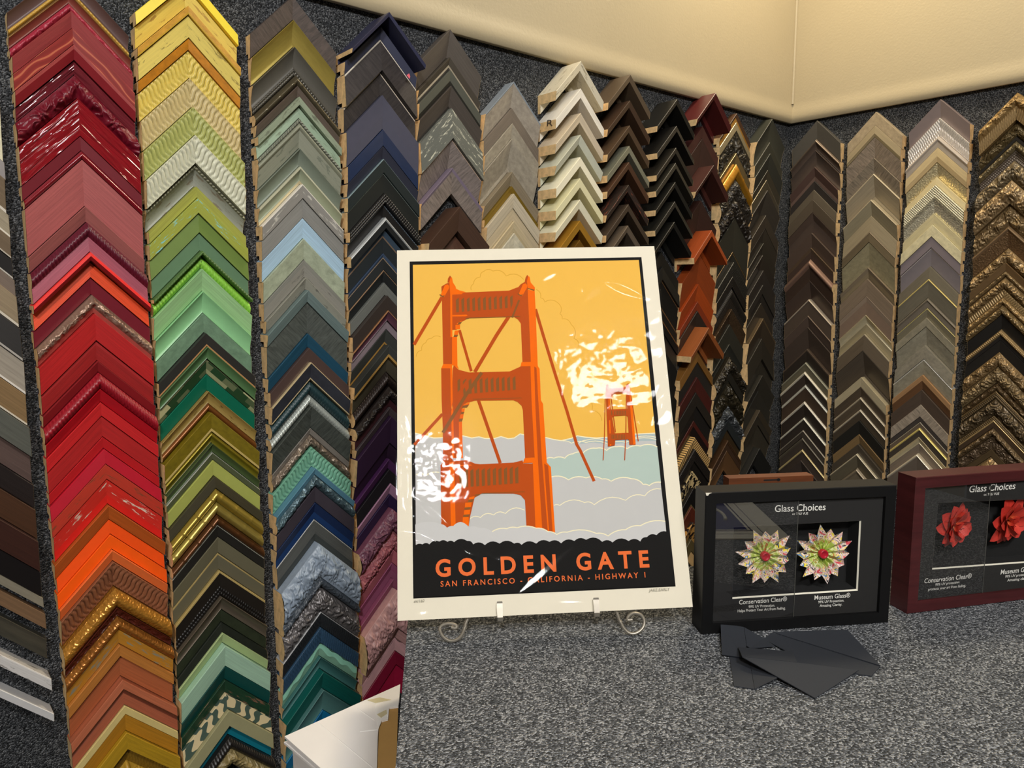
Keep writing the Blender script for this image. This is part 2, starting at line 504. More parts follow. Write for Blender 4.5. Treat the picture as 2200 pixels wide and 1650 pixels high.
CAT['3'] = """-12;dark walnut crosscut;4a3f3afa
39;antique gold scooped;9c8a42cm
97;charcoal beaded;524f47cp.75 4a473ffb.25
159;bronze bamboo;5b5340rs
182;dark brown narrow;5d5046dw
205;sage weathered;8a967efd:6a705d
226;mint weathered;94a890fd.96:75836c
252;grey green double ridged;85887ark.15 80826frp.25 8a8c7afd.6:6f7464
317;sage grey scooped;717a6ccp
356;sage silver lipped;d6d5bafmL.14 8b9279cp.66 d0c39bfmL.2
394;weathered grey white edged;d8d2c8fpL.1 86837dfd.9:c0bcb2
426;plain grey wood;85847ffw
468;light blue painted;a6c4d8fw
512;pale green mottled;a1aa92ft
558;grey ridged;7a7a72fw.3 86847bfd.7:6d6b64
596;grey pitted;89887cfd.97:5f5f58
623;blue grey wood;697a78fw
650;wide dark slate crosscut;454a45fa
717;deep sea blue;17465dfw
748;plain brown umber;453632fp
779;navy gold edged;d8c49afmL.07 2e3038ft.85 d8c49afmL.08
816;dark teal rope;20393crk
848;bright silver rope;b9bfb8rk
874;dark slate crosscut;3b3f3bfa
921;pewter scroll on grey;8a857edm.35 75695bro.65
962;seafoam wave carved;6fa58cfv
1008;steel blue scroll;517d92dp.35 4d626aro.65
1048;plum black;3b353cfp
1082;navy blue;0e2348dp.6 14305afp.4
1118;dark grey silver edged;dcdcd8fmL.05 4a4c4afw.6 3a3d3cfw.35
1172;huge silver blue baroque;8693a1ro.78 3d444cro.22;D.05
1262;pewter medallion scroll;6b6767ro;D.04
1318;black dentil silver line;c8c8c8fmL.06 24272afk.94
1352;navy dentil;2f4a63fk
1384;pale mint wavy;8fcab1fs.5 7aa68ffp.5
1416;teal grey scooped;3d6b68cp
1448;deep teal;04574ffw
1487;smoky teal stepped;48706dcp
1530;bright blue flat;0b6b9adp
1566;dark teal plain;2f5d63fp
1598;cobalt blue flat;14699cfp;H40"""
CAT['4'] = """22;navy box profile;33344dfp;X
54;navy flat;3a3d51fp
82;wide blackened wood white edged;d8cfc0fpL.06 352f2efa.94
152;blackened wood white edged;c8bba8fpL.08 2e2826fa.92
202;slate blue stepped;4a4a5afp.6 50505ffp.4
276;glossy navy;26324ffg
312;dark navy flat;2a2c3afp.95
340;teal black silver line;9fb5bafmL.05 1f2728fp.95
371;green black flat;a5b5b0fmL.04 1e211ffp.96
414;black beaded;1e1c1bfb
437;black silver flecked;5a6570fb.15 1b1918fp.85
466;silver and black;c5c8c8rm.35 26292bfm.65
491;blue steel copper edged;45586bdm.28 8a7460fmL.08 22282bfp.64
544;dark ink blue edged;4a5d78dm.25 b0987afmL.06 1c2124fp.69
580;black copper lipped;a8886afmL.1 1c1f20fp.9
607;grey oak;636662fw
635;dark umber;322a26fp
667;plum copper lipped;b0805afmL.12 51303dcp.88
689;mauve grey;7d7076fp
708;charcoal linen gilt lipped;31332ffl.85 b58a45fmL.15
742;charcoal linen narrow;2c2f2cfl.75 c29a55fmL.25
768;dark bronze;4f4a3cfm
800;black brown rope;2d231frk
832;black carved;241d1bro
857;dark burgundy;3d1c22fp
876;grey plum;4d4346dw
896;wide dark purple;35203cfp
953;deep aubergine;2e1a31fp
988;purple edged;512a5adp
1010;plain black;16131afp
1041;lilac narrow;b085a5dp
1064;deep violet;2c1d45fp
1096;mauve scroll carved;7b4a5fro
1142;rose pink scroll carved;b0656ero
1184;salmon pink flat;c9707efp
1212;orchid pink stepped;a5567bdp.5 9a5575fp.5
1248;dusty mauve;95506efp
1272;large shell pink baroque;c79a98ro;D.05
1350;blush narrow;c99a96fw
1373;pale pink wavy;d5a5a8fs
1402;dark crimson;7d1030fp
1430;bright magenta red;a8163ffp;H60"""
CAT['5'] = """60;wide grey brown oak;5d554dfw
120;dark bronze silver lipped;4d463cdp.6 b5ab98fmL.2 45403afp.2
148;grey green plain;56574dfp.7 26251ffp.3
182;charcoal wood;4e463ffw.9 1e1b19fp.1
230;grey white distressed;5d605afd:c0c0ad
297;wide bark grey;b09580fpL.05 7a6f69fa.95
359;bark grey purple edged;7d7080dp.15 766b64fa.85;H55
443;dark walnut box;4b3427fw;H52 D.06
500;brown leather grained;5a3d2fft;H50"""
CAT['6'] = """173;wide pale grey stone;8f98a0dp.08 a59b8cft.92
230;taupe brushed;74695dfw
263;light stone;a39a88ft
297;wide stone grey;a09786ft.97
368;taupe narrow;8d8069fw
399;bronze gold edge;8a7028fm
415;whitewashed box;c8bca3fw
447;whitewashed grain;bdae90fw
475;bleached narrow;c9b894fw.6 b5a582fw.4
500;pale cream mottled;c9c2abft;H50"""
CAT['7'] = """129;white carved bark box;e0d6bcfd.5:a89a7a;X
188;white painted box;eee6d8fw;X
241;bleached grain box;dccbaffw;X
288;sage white stepped box;c9cab6fp;X
336;ivory box;eee8cefp;X
382;cream stepped box;dfd9b0fp;X
428;antique ivory box;eae4c6fp;X
473;bright gold box;b5862ffm;X
515;dark gold inner box;7d5a1ffm;X"""
CAT['8'] = """158;bronze brown box;5b4c3bfp;X
214;dark chocolate box;473426fp;X
268;cocoa brown box;54412ffp;X
312;pewter silver box;8a8a78fm;X
347;russet brown box;513726fp;X
396;chipped black red box;33261efd:8d4a35;X
438;umber brown box;43362afw;X
484;taupe ridged box;665848fw;X"""
CAT['9'] = """211;matte black box;161512fp;X
269;black stepped box;1a1815fp;X
316;black box with brown edge;2a261ffp;X
349;olive black box;2b2820fp;X
390;jet black box;1c1b17fp;X
432;ebony box;1c1b17fp;X
476;big black box;181714fp;X
541;black flat narrow;191815fp
573;black satin;1b1a17fp
601;black copper lined;7d5a38fmL.15 171512fp.85
621;black plain;181714fp
656;black double copper lined;7d5a38fmL.14 171512fp.86
686;black bronze lined;80582ffmL.2 171512fp.8
706;soft black flat;1e1c19fp
741;charcoal black wide;1d1b18fp
776;black stepped;191714fp
806;black wide flat;171613fp
851;black chamfered;191815fp
888;black coved;171613cp
930;black lower chamfered;181714fp
968;black lowest narrow;181714fp;H40"""
CAT['10'] = """198;burgundy box;4d1a18fp;X
270;burgundy flat faced;43211dfp
296;dark mahogany flat;38211bfw
354;mahogany wide box;422019fw;X
430;dark mahogany second;341d17fw
494;orange cherry box;8f3d12fw;X
548;orange brown flat;8b3b12fw
610;bright orange bar;a54412fw
648;rust narrow;7d3015fp
668;brown black;2c211afp
704;caramel box;8a4b22fw;X
756;walnut gold;7a5322fw
778;grey black;24211efp
811;mahogany red;481913fw
844;ebony black;1d1916fp
874;black silver lined;1d1a18fp
905;oxblood narrow;471813fp.35 1d1210fp.65
941;cream piano key;d0a868fs
966;black beaded;191512fb
993;black chamfered;1b1713fp
1014;cream cow patterned;c9b07dfs
1052;glossy black;15120ffp.9 7d6a45fmL.1
1090;red mahogany;56210ffw
1124;tan camouflage;a87a3dfs
1160;olive brown;4d4226fp
1185;pale birch;d0a96ffw;H26"""
CAT['11'] = """242;walnut edged;4f3520fw.5 8d6523fm.5
262;silver bronze narrow;847a60fm
280;dark hammered ornate;3a352cfo
328;bronze flat;66583bfm
352;bright gold bamboo;a0701frs
383;black carved;2a241dro
424;black leaf carved;29231dro
468;black smooth;24241efp
541;bronze edged black;5a4628fmL.15 20201cfp.85
563;dark beaded;211f1bfb
594;black bead rowed;24201cfb
618;black rope;231f1brk
642;dark dotted;231d18fb
664;brown leathery;4a3a2afh
697;charcoal flat;25251ffp
740;green black coved;272721cp
768;black scroll corner;2a241bro
801;black lined;1f1e1afp
820;black bronze carved;2c2619ro
870;silver black ornate;45484aro
903;black teal edged;22282afp
924;dark bronze flat;4d3c25fm
947;brown beaded;4a3320fb.4 3d2a1cfp.6
969;brown scooped;5d4026cp;H45"""
CAT['12'] = """254;charcoal reeded;35352dcp
305;dark grey edged;333229fp
329;black slate;2b2c26fp.97
364;brown black;363126fp
386;dark taupe silver lined;6f6553fmL.1 373125fp.9
408;dark walnut;37312afw
462;umber flat;332d24fp
490;umber shadow;2f2a22fp
522;black bronze dotted;2b271ffp
548;dark ridged;2c261ffp.97
581;soft black;282420fp
612;black narrow;25221efp
632;deep black;23201cfp
651;coffee dark;2f281ffp
684;brown light edged;5a4a35fmL.12 332b20fp.88
728;black gilt speck;27231cfp
772;charcoal brown;2b271ffp
807;dark olive;29261ffp
841;black grooved;25231dfp
882;brown edged;3b3226dp.4 2a251dfp.6
914;dark bronze;38332acp
964;black lowest;1f1e1bfp;H40"""
CAT['13'] = """258;charcoal grey flat;47443dfp
298;bronze ridged;5c4f43rm.4 4c3f36cp.6
322;brown black scooped;564a42cm
358;dark cocoa;45332cfp.7 55443cfp.3
388;black grooved;2a2522fp
407;olive brown;50473afp
428;smoky brown;4d4336fp
456;dark bronze edged;5a4a40dm.4 43372ffp.6
500;plain umber;46382ffp
532;coffee with tan edge;5d4c3bfm.35 3a2c25fp.65
557;brown bright lipped;7a6052rm.4 37291ffp.6
603;espresso wide;3f322afp
643;silver edged brown;b5a895rmL.12 453a31fp.88
678;bronze ridge edged;6f6053rmL.12 4d3f36fp.88
703;smoke brown wide;40352cfp
750;dark brown thin edged;5a4c40fmL.15 261f1afp.85
779;olive grey silver edged;8f8d7crmL.2 55503ffp.8
799;silver line brown;d0c8b5rmL.25 3a3029fp.75
827;bright silver lipped;d8d0c0rmL.2 3d3026fp.8
863;silver double lined;d0c8b8rmL.2 2e2620fp.8
898;bright silver edged black;d8d0c0rmL.2 2c2621fp.8
925;silver chamfered dark;9a9284rmL.2 352e28fp.8
940;brown black with bronze chamfer;5d564armL.3 3d352dfp.7
966;champagne gold edged;c0ad7crmL.25 352c26fp.75
990;dark taupe;3d342dfp;H40"""
CAT['14'] = """239;beige flat;8f8067ft.95
268;beige stepped;877a5ffw.7 6f6349fw.3
294;weathered taupe;6f6355fa
338;dark weathered wide;6a5f50fa
372;silver lipped driftwood;b0a48crmL.08 857a64fw.92
428;silver edged driftwood;a89c84rmL.12 80765efw.88
463;stone taupe;7e735cfw.96
498;brown pewter;9a8a75rmL.1 655a47fm.9
520;mottled olive stone;7b7358ft
575;taupe edged;6f624fdw.4 75674ffw.6
599;pale brown ridged;6a5c4cfw
636;mauve taupe;7a6a5afw.3 675749fp.7
677;champagne silver scooped;b5aa8ccm.5 7e7459fw.5
718;dark taupe silver lined;a09680fmL.06 514739fw.94
754;umber brushed;433a30fw
811;pale champagne narrow;b5a98afm
832;dark wood;463a2dfw
854;silver lined walnut;a79c88rmL.2 4d4132fw.8
880;silver lined dark walnut;b5aa95rmL.25 3f3529fw.75
904;black plain;1e1c19fp
934;tan brown;79613fdw
955;charcoal brown;3d362cfp
976;champagne flat silver edged;b8ae95rmL.12 6d6450fm.88
1006;bronze stepped;7f735frm.3 5d5342fp.7;H40"""
CAT['15'] = """212;mauve grey wide;6b5f5cfp
252;silver ribbed;c4bdb4fk.5 b5aea5fk.5
291;silver smooth;a39b92rm.5 a99f92fm.5
316;champagne satin;bba983fm.6 b09c75fm.4
348;champagne textured;bfb28cfh
380;champagne narrow;c0b38cfm
396;silver basket weave;b0aa92fb
424;hammered silver;8f8a78fh.3 b3ad98fh.7
458;pale champagne;bdb48ffm.96
482;pale champagne mottled;a9a283ft
508;mauve grey flat;686063fp
532;mauve grey edged wide;b5aea8fmL.06 686163fp.94
572;pewter smooth;6b6557fm
599;pewter gold lipped;c5b070rmL.1 6a6557fm.9
640;pewter ridged;6f675brm.4 5f574cfp.6
662;pale gold lipped taupe;c9b87armL.12 7b7460fm.88
683;stone mottled narrow;777160ft
702;stone mottled wide;7d7766ft
742;slate stone;6f6a5dft
772;stone white edged;d5cfbfrmL.1 7b7564ft.9
806;walnut brown;8b6a48fw.4 5d4028fw.6
838;dark brown wide;41352bfw
870;silver bark;7d7264fa
896;dark slate;39332ffp
907;taupe silver lined;b5aa95rmL.2 554a3efp.8
920;bright gold lipped;c9b26armL.3 3a332bfp.7
940;broad champagne silver;b5a98acm.4 6b5f52fw.6
976;taupe silver edged;b8ad98rmL.15 5a4f45fp.85;H50"""
CAT['16'] = """197;antique gold baroque leaf;94702bro.5 9c7b3cfk.5;D.055
258;dark gold ornate;5f4c22ro
292;black narrow;17130ffp.3 6d5c35ro.7
322;silver bronze studded;6b5d4ccb
344;bronze scroll;6c5a39ro
386;big gold baroque;85693aro;D.045
438;gold scroll wide;7d6233ro
484;copper ribbed;7b5f3arm.25 735228fh.75
532;gold beaded;8a6c36ro
564;antique gold flat;78592afm.6 755c30ro.4
594;gold scroll narrow;7d6130ro
622;gold rope wide;8d6f35fk.5 8a6b32ro.5
655;antique gold ribbed;79602fro
676;broad black;1b1714fp
708;black gold beaded;9b7b3eob.6 1c1713fp.4
731;black gold edged;191612fp
757;bright gold scroll;7f6230ro
788;bronze gold scroll;7d6436ro
823;dark gold carved;604821ro
840;gold line studded;82652erm.3 5d4824fb.7
856;bronze leaf;544326ro
893;dark bronze gold lipped;6d5428fb.4 bd9a4frmL.15 3f2d17fp.45
920;brown gold scroll;67502bro
938;brown leaf embossed;5a452bfo
966;dark bronze smooth;594526fm
982;inner gold scroll;8b6c34ro;H40"""

COLS = {   # key: wall, place along the wall, name of the column, box depth
 '0': ('L', None, 'driftwood and espresso column'), '1': ('L', 0.2012, 'red and orange column'), '2': ('L', 0.3305, 'yellow to green column'),
 '3': ('L', 0.4745, 'grey to teal column'), '4': ('L', 0.606, 'navy to pink column'), '5': ('L', 0.7365, 'weathered grey column'),
 '6': ('L', 0.8675, 'pale stone column'), '7': ('L', 1.005, 'white box column'), '8': ('L', 1.137, 'brown box column'),
 '9': ('L', 1.283, 'black box column'), '10': ('L', 1.416, 'burgundy to orange column'), '11': ('L', 1.5485, 'dark ornate column'),
 '12': ('L', 1.686, 'charcoal corner column'), '13': ('R', (1736, 600), 'coffee brown column'), '14': ('R', (1861, 576), 'taupe driftwood column'),
 '15': ('R', (1996, 560), 'silver and pewter column'), '16': ('R', (2158, 580), 'antique gold column')}
ORD = ['first','second','third','fourth','fifth','sixth','seventh','eighth','ninth','tenth','eleventh','twelfth','thirteenth','fourteenth','fifteenth','sixteenth',
 'seventeenth','eighteenth','nineteenth','twentieth']
for a, t in (('twenty', 20), ('thirty', 30), ('forty', 40)):
    if t > 20: ORD.append({30: 'thirtieth', 40: 'fortieth'}[t])
    ORD += [a+'-'+x for x in ORD[:9]]
W = .125*(DA-.03)              # width of a sample
def v_of(wall, u, out, py):
    """height at which the point (u along the wall, out in front of it) shows at pixel row py"""
    P = Vector((u, -out, CAMZ)) if wall == 'L' else Vector((-out, u, CAMZ))
    d = P-CAM; k = (py-CY)/F_PX
    # (dwn.(d+z e)) = k (fwd.(d+z e))
    return CAMZ + (k*fwd.dot(d)-dwn.dot(d))/(dwn.z-k*fwd.z)
def px_per_m(wall, u, out, z):
    P = Vector((u, -out, z)) if wall == 'L' else Vector((-out, u, z))
    return F_PX/(P-CAM).dot(fwd)

def relief(surf, spec, s, t, w, seed, side):
    """height of the carving at s along the leg, t across the band (0..1), both in metres/fractions"""
    if surf == 'v':
        ph = s*2*pi/.0098 + 2.5*sin(t*2*pi*.95+.4)
        g = abs(((ph/(2*pi)) % 1)-.5)*2            # 0 on the crest, 1 in the groove
        return (-.0042*max(0, (g-.55)/.45)**1.3+.0006*(1-g*g))*min(1, min(t, 1-t)*14)
    if surf == 'k':
        ph = s*2*pi/.0074 + t*2.6*side
        return .0036*(abs(sin(ph/2))-.6)*min(1, min(t, 1-t)*6)
    if surf == 'b':
        n = max(1, round(w/.006)); tt = t*n
        a = (s/.0062) % 1-.5; b = tt % 1-.5
        r2 = a*a+b*b
        return .0026*sqrt(max(0, .25-r2))*1.6
    if surf == 'o':
        k = 1/max(.012, min(w*1.1, .030))
        x = s*k+seed; y = t*w*k
        p = Vector((x*1.3, y*1.7, seed))
        q = Vector((x+.9*noise.noise(p), y+.9*noise.noise(p+Vector((9.1, 3.3, 0))), seed))
        r = abs(noise.noise(q*2.3)); r2 = abs(noise.noise(q*4.7+Vector((3, 1, 4))))
        big = (.5+.5*sin(2*pi*s*k*.62+seed))*sin(pi*t)
        e = min(1, min(t, 1-t)*6)
        amp = min(.010, .26*w+.0008)
        return amp*e*((.70*(1-min(1, r*3.0))**1.3+.22*(1-min(1, r2*3.5))+.5*big)-.35)
    if spec == 'bamboo':
        a = (s % .042)/.042; nd = exp(-((a-.5)/.03)**2)
        return .002*nd
    if spec == 'wavy':
        return 0
    return 0

def build_section(bands, h, D, hs=0):
    """split bands into profile pieces: list of (surf, spec, mats, lip, q0, q1, func(t)->depth)"""
    tot = sum(b['fr'] for b in bands); q = 0; d = D; out = []
    for i, b in enumerate(bands):
        q1 = q+h*b['fr']/tot; w = q1-q; p = b['prof']; k = min(.35*w, .011); last = i == len(bands)-1
        if b['lip']: k = min(k, .3*w)
        d0 = d
        if p == 'f':
            kf = (.04, .14, .24, .08, .32, -.06, .18)[(hs+i) % 7] if not b['lip'] else .05
            fn = lambda t, d0=d0, w=w, kf=kf: d0-kf*w*t; d = d0-kf*w
        elif p == 'd': fn = lambda t, d0=d0, k=k: d0-k*1.1*t; d = d0-k*1.1
        elif p == 'u': fn = lambda t, d0=d0, k=k: d0+k*t; d = d0+k
        elif p == 'c': fn = lambda t, d0=d0, k=k: d0-k*1.25*sin(pi/2*min(1, t*1.12))**.8 + (k*.15 if t > .93 else 0); d = d0-k*1.05
        else: fn = lambda t, d0=d0, k=k: d0-.15*k+k*(sin(pi*t)-.15); d = d0-k*.3
        out.append((b, q, q1, fn)); q = q1
    return out

def parse(bs):
    res = []
    for tok in bs.split():
        hx = tok[:6]; rest = tok[6:]; hx2 = None; lip = False
        if ':' in rest: rest, hx2 = rest.split(':')
        if 'L' in rest: lip = True; rest = rest.replace('L', '')
        if '.' in rest: a, fr = rest.split('.'); fr = float('.'+fr)
        else: a, fr = rest, None
        prof = a[0] if len(a) > 1 else 'f'; surf = a[1] if len(a) > 1 else a[0]
        if surf == 'r': surf = 'm'
        res.append(dict(hx=hx, hx2=hx2, lip=lip, fr=fr, prof=prof, surf=surf))
    known = sum(b['fr'] or 0 for b in res); nn = sum(b['fr'] is None for b in res)
    for b in res:
        if b['fr'] is None: b['fr'] = max(.05, (1-known)/nn) if known else 1.0
    return res
def special(desc):
    for k, s in (('bamboo', 'bamboo'), ('streaked', 'streak'), ('patchwork', 'patch'), ('tan camouflage', 'tancamo'), ('camouflage', 'camo'),
                 ('cow', 'cow'), ('piano', 'piano'), ('wavy', 'wavy')):
        if k in desc: return s
    if any(x in desc for x in ('crimson', 'mauve', 'rose', 'pink', 'ruby', 'burgundy', 'lime', 'teal rope', 'bottle green', 'navy', 'black carved', 'black dentil', 'huge silver')): return 'paint'
    return ''
IVORY_IN = 'cfc39a'
def make_sample(wall, u, v, h, D, desc, bands, X, side_seen, ledge=.024):
    """frame corner: two mitred rails, each with its raw wood end, lips as sub-parts. Local axes: x along wall, -y out, z up; origin at the apex on the wall."""
    loc = (u, CARP-.0005, v) if wall == 'L' else (CARP-.0005, u, v)
    root = empty('frame_corner_sample', loc, 0 if wall == 'L' else -pi/2)
    spec = special(desc); seed = (hash_str(desc) % 31)*1.7
    hs_ = hash_str(desc); sec = build_section(bands, h, D, hs_); hw = W/2-.0028*((hs_ % 13)/12)
    mats = []; 
    for b in bands:
        mt = moulding_mat(b['surf'], b['hx'], b['hx2'], spec if b['surf'] in 'sokbv' else '')
        b['mat'] = mt
        if mt not in mats: mats.append(mt)
    for side in (-1, 1):
        rail = MB(); lips = []
        def pt(a, q, d): return (side*a, -d, -a-q)
        def uv(a, q): return (1.41421*a+q*.7071+ (3.1 if side > 0 else 0), q*.7071)
        def strip(mb, qa, qb, fa, fb, m):           # flat strip between two section points
            mb.grid([[pt(a, qa, fa) for a in (0, hw)], [pt(a, qb, fb) for a in (0, hw)]], m, False,
                    [[(uv(a, qa)[0], fa+qa) for a in (0, hw)], [(uv(a, qb)[0], fb+qb) for a in (0, hw)]], flip=side < 0)
        m0 = mats.index(bands[0]['mat']); m1 = mats.index(bands[-1]['mat'])
        d_out = sec[0][3](0)-.0012
        poly = [(0, 0), (0, d_out)]
        strip(rail, 0, 0, 0, d_out, m0)
        strip(rail, 0, .0012, d_out, d_out+.0012, m0)
        for (b, q0, q1, fn) in sec:
            w = q1-q0; surf = b['surf']
            qa = .0012 if q0 == 0 else q0
            if surf == 'v': na, nq = 210, 16
            elif surf == 'k': na, nq = 180, 7
            elif surf == 'b': na, nq = 130, max(5, 5*round(w/.006))
            elif surf == 'o': na, nq = 84, max(7, min(26, int(w/.0016)))
            elif spec == 'bamboo' and surf == 's': na, nq = 60, 9
            elif spec == 'wavy': na, nq = 40, 4
            else: na, nq = 2, (2 if b['prof'] in 'fdu' else 10)
            if X and surf == 'o': na = 40
            rows = []; uvs = []
            for j in range(nq):
                t = j/(nq-1); q = qa+(q1-qa)*t; r = []; ru = []
                for i in range(na):
                    a = hw*i/(na-1); s = 1.41421*a+q*.7071
                    d = fn(t)
                    qq = q
                    if na > 2:
                        d += relief(surf, spec, s, t, w*.7071, seed, side)
                        if spec == 'wavy': qq = q+.0035*sin(s*2*pi/.045+seed)*(1 if (q0 > 0 or t > 0) else .6)*(1-t if q1 >= h-1e-6 else 1)
                    r.append(pt(a, qq, d)); ru.append(uv(a, q))
                rows.append(r); uvs.append(ru)
            if b['lip']:
                lp = MB(); lp.grid(rows, 0, True, uvs, flip=side < 0); lips.append((lp, b['mat']))
            else:
                rail.grid(rows, mats.index(b['mat']), True, uvs, flip=side < 0)
            for j in range(nq if nq < 12 else 12):
                t = j/((nq if nq < 12 else 12)-1); poly.append((qa+(q1-qa)*t, fn(t)))
        d_in = sec[-1][3](1)
        if X:
            lg = .010
            strip(rail, h, h, d_in, lg, m1)
            strip(rail, h, h+ledge, lg, lg, m1)
            strip(rail, h+ledge, h+ledge, lg, 0, m1)
            poly += [(h, lg), (h+ledge, lg), (h+ledge, 0)]
        else:
            dr = max(.006, min(d_in*.5, d_in-.004)); rb = min(h*.45, .010)
            strip(rail, h, h, d_in, dr, m1); strip(rail, h, h-rb, dr, dr, m1); strip(rail, h-rb, h-rb, dr, 0, m1)
            poly += [(h, dr), (h-rb, dr), (h-rb, 0)]
        ro = rail.build('rail', mats, root, local=True)
        for lp, mt in lips: lp.build('lip', mt, ro, local=True)
        eg = MB(); P = [(side*(hw+.0004), -d, -hw-q) for q, d in poly]
        eg.poly(P if side < 0 else P[::-1], 0)
        eg.build('end_grain', M_RAW, ro, local=True)
        if side == side_seen: root['_end'] = 1
        last = ro
    if '_end' in root: del root['_end']
    return root

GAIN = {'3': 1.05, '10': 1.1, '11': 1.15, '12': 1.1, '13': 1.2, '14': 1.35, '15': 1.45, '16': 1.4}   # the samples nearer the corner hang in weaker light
plan = []
for key, txt in CAT.items():
    wall, cpx, cname = COLS[key]
    lines = [l.split(';') for l in txt.strip().split('\n')]
    if key == '0':
        P = on_left(51, 777, .03); u = P.x-W/2
    elif wall == 'L': u = CAM.x+cpx*(DA-.03)
    else: u = on_right(*cpx, .03).y
    items = []
    for i, ln in enumerate(lines):
        py = float(ln[0]); opt = ln[3] if len(ln) > 3 else ''
        X = 'X' in opt.split(); D = None; H = None; G = None
        for t in opt.split():
            if t.startswith('D.'): D = float(t[1:])
            elif t.startswith('H'): H = float(t[1:])
            elif t.startswith('G.'): G = float(t[1:])
        hs = hash_str(ln[1])
        if D is None: D = .078 if X else (.024+.018*((hs % 17)/16) if key in '01234' else .026+.010*((hs % 17)/16))
        if X and key == '7': D = .074
        uu = u + (W/2 if key == '0' else 0)
        v = v_of(wall, uu, D, py) + (W/2 if key == '0' else 0)
        items.append(dict(desc=ln[1], bands=ln[2], v=v, D=D, X=X, H=H, G=G, py=py, u=u, wall=wall, key=key, i=i, cname=cname))
    for i, it in enumerate(items):
        z = it['v']-.03; sc = px_per_m(wall, u, .03, z)
        if i+1 < len(items): full = it['v']-items[i+1]['v']
        else: full = (it['H'] or 40)/sc
        if it['H'] and i+1 < len(items): full = it['H']/sc
        if it['G']: full *= (1-it['G'])
        pitch = full; gap = .0016 if key in '0123456' else .0012
        if it['X']: full = min(full*.5, {'7': .026, '8': .021, '9': .018, '10': .021}.get(key, .02))
        it['h'] = max(.006, full-gap); it['ledge'] = max(.003, min(.024, pitch-it['h']-.0015)); it['area'] = (pitch*.8 if it['X'] else it['h'])*sc*W*sc
        plan.append(it)
# the 300 largest stand as things of their own; the few narrow rest is one object
order = sorted(plan, key=lambda t: -t['area'])
keep = set(id(t) for t in order[:300])
rest = []
for it in plan:
    bands = parse(it['bands'])
    for b_ in bands:
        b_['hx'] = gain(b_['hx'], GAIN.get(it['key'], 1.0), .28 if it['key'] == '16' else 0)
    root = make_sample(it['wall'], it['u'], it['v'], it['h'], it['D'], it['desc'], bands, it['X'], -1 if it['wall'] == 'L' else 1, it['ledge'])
    if id(it) in keep:
        tag(root, '%s frame corner, %s from top of the %s' % (it['desc'], ORD[it['i']], it['cname']), 'frame sample', 'frame corner samples in the '+it['cname'])
        it['root'] = root
    else: rest.append(root)
def join_rest(roots):
    mats = []; mb = MB()
    for r in roots:
        M = world_of(r)
        for o in [c for c in r.children_recursive]:
            me = o.data; base = len(mb.v)
            idx = []
            for m in me.materials:
                if m not in mats: mats.append(m)
                idx.append(mats.index(m))
            uvv = [(0.001, 0)]*len(me.vertices)
            if me.uv_layers:
                for lp, d in zip(me.loops, me.uv_layers[0].data): uvv[lp.vertex_index] = tuple(d.uv)
            for k, vv in enumerate(me.vertices): mb.vert(M @ vv.co, uvv[k])
            for p in me.polygons: mb.face([base+x for x in p.vertices], idx[p.material_index], p.use_smooth)
        for o in list(r.children_recursive): bpy.data.objects.remove(o)
        bpy.data.objects.remove(r)
    return mb.build('narrow_frame_corner_samples', mats)
def end_plane(it):
    return Plane((it['u']-W/2-.001, -it['D'], it['v']-W/2), (0, -1, 0), (0, 0, -1))
if rest:
    o = join_rest(rest)
    tag(o, 'remaining narrow dark frame corners between the larger samples toward the room corner', 'frame samples', None, 'stuff')

# ------------------------------------------------------------------ the counter
CZ = CAMZ-.562
def C2(x, y, z=0.0): return Vector((CAM.x+x, CAM.y+y, CZ+z))
K = C2(.764, 1.2); LD = Vector((-.571, -.821, 0)).normalized(); BDir = Vector((.8, -.6, 0))
cnt = empty('display_counter', K+LD*.45+BDir*.8-Vector((0, 0, CZ)))
tag(cnt, 'waist-high counter wrapped in speckled grey carpet under the poster easel', 'counter')
def cbox(o, la, lb, z0, z1): return (o, LD*la, BDir*lb, Vector((0, 0, z1-z0)))
b = MB(); o_ = K.copy(); o_.z = CZ-.035; b.box(o_, LD*.95, BDir*1.6, (0, 0, .035)); b.build('counter_top', M_CARPC, cnt)
b = MB(); o_ = K+LD*.012+BDir*.012; o_.z = 0; b.box(o_, LD*.926, BDir*1.576, (0, 0, CZ-.036)); b.build('cabinet_body', M_CARPC, cnt)

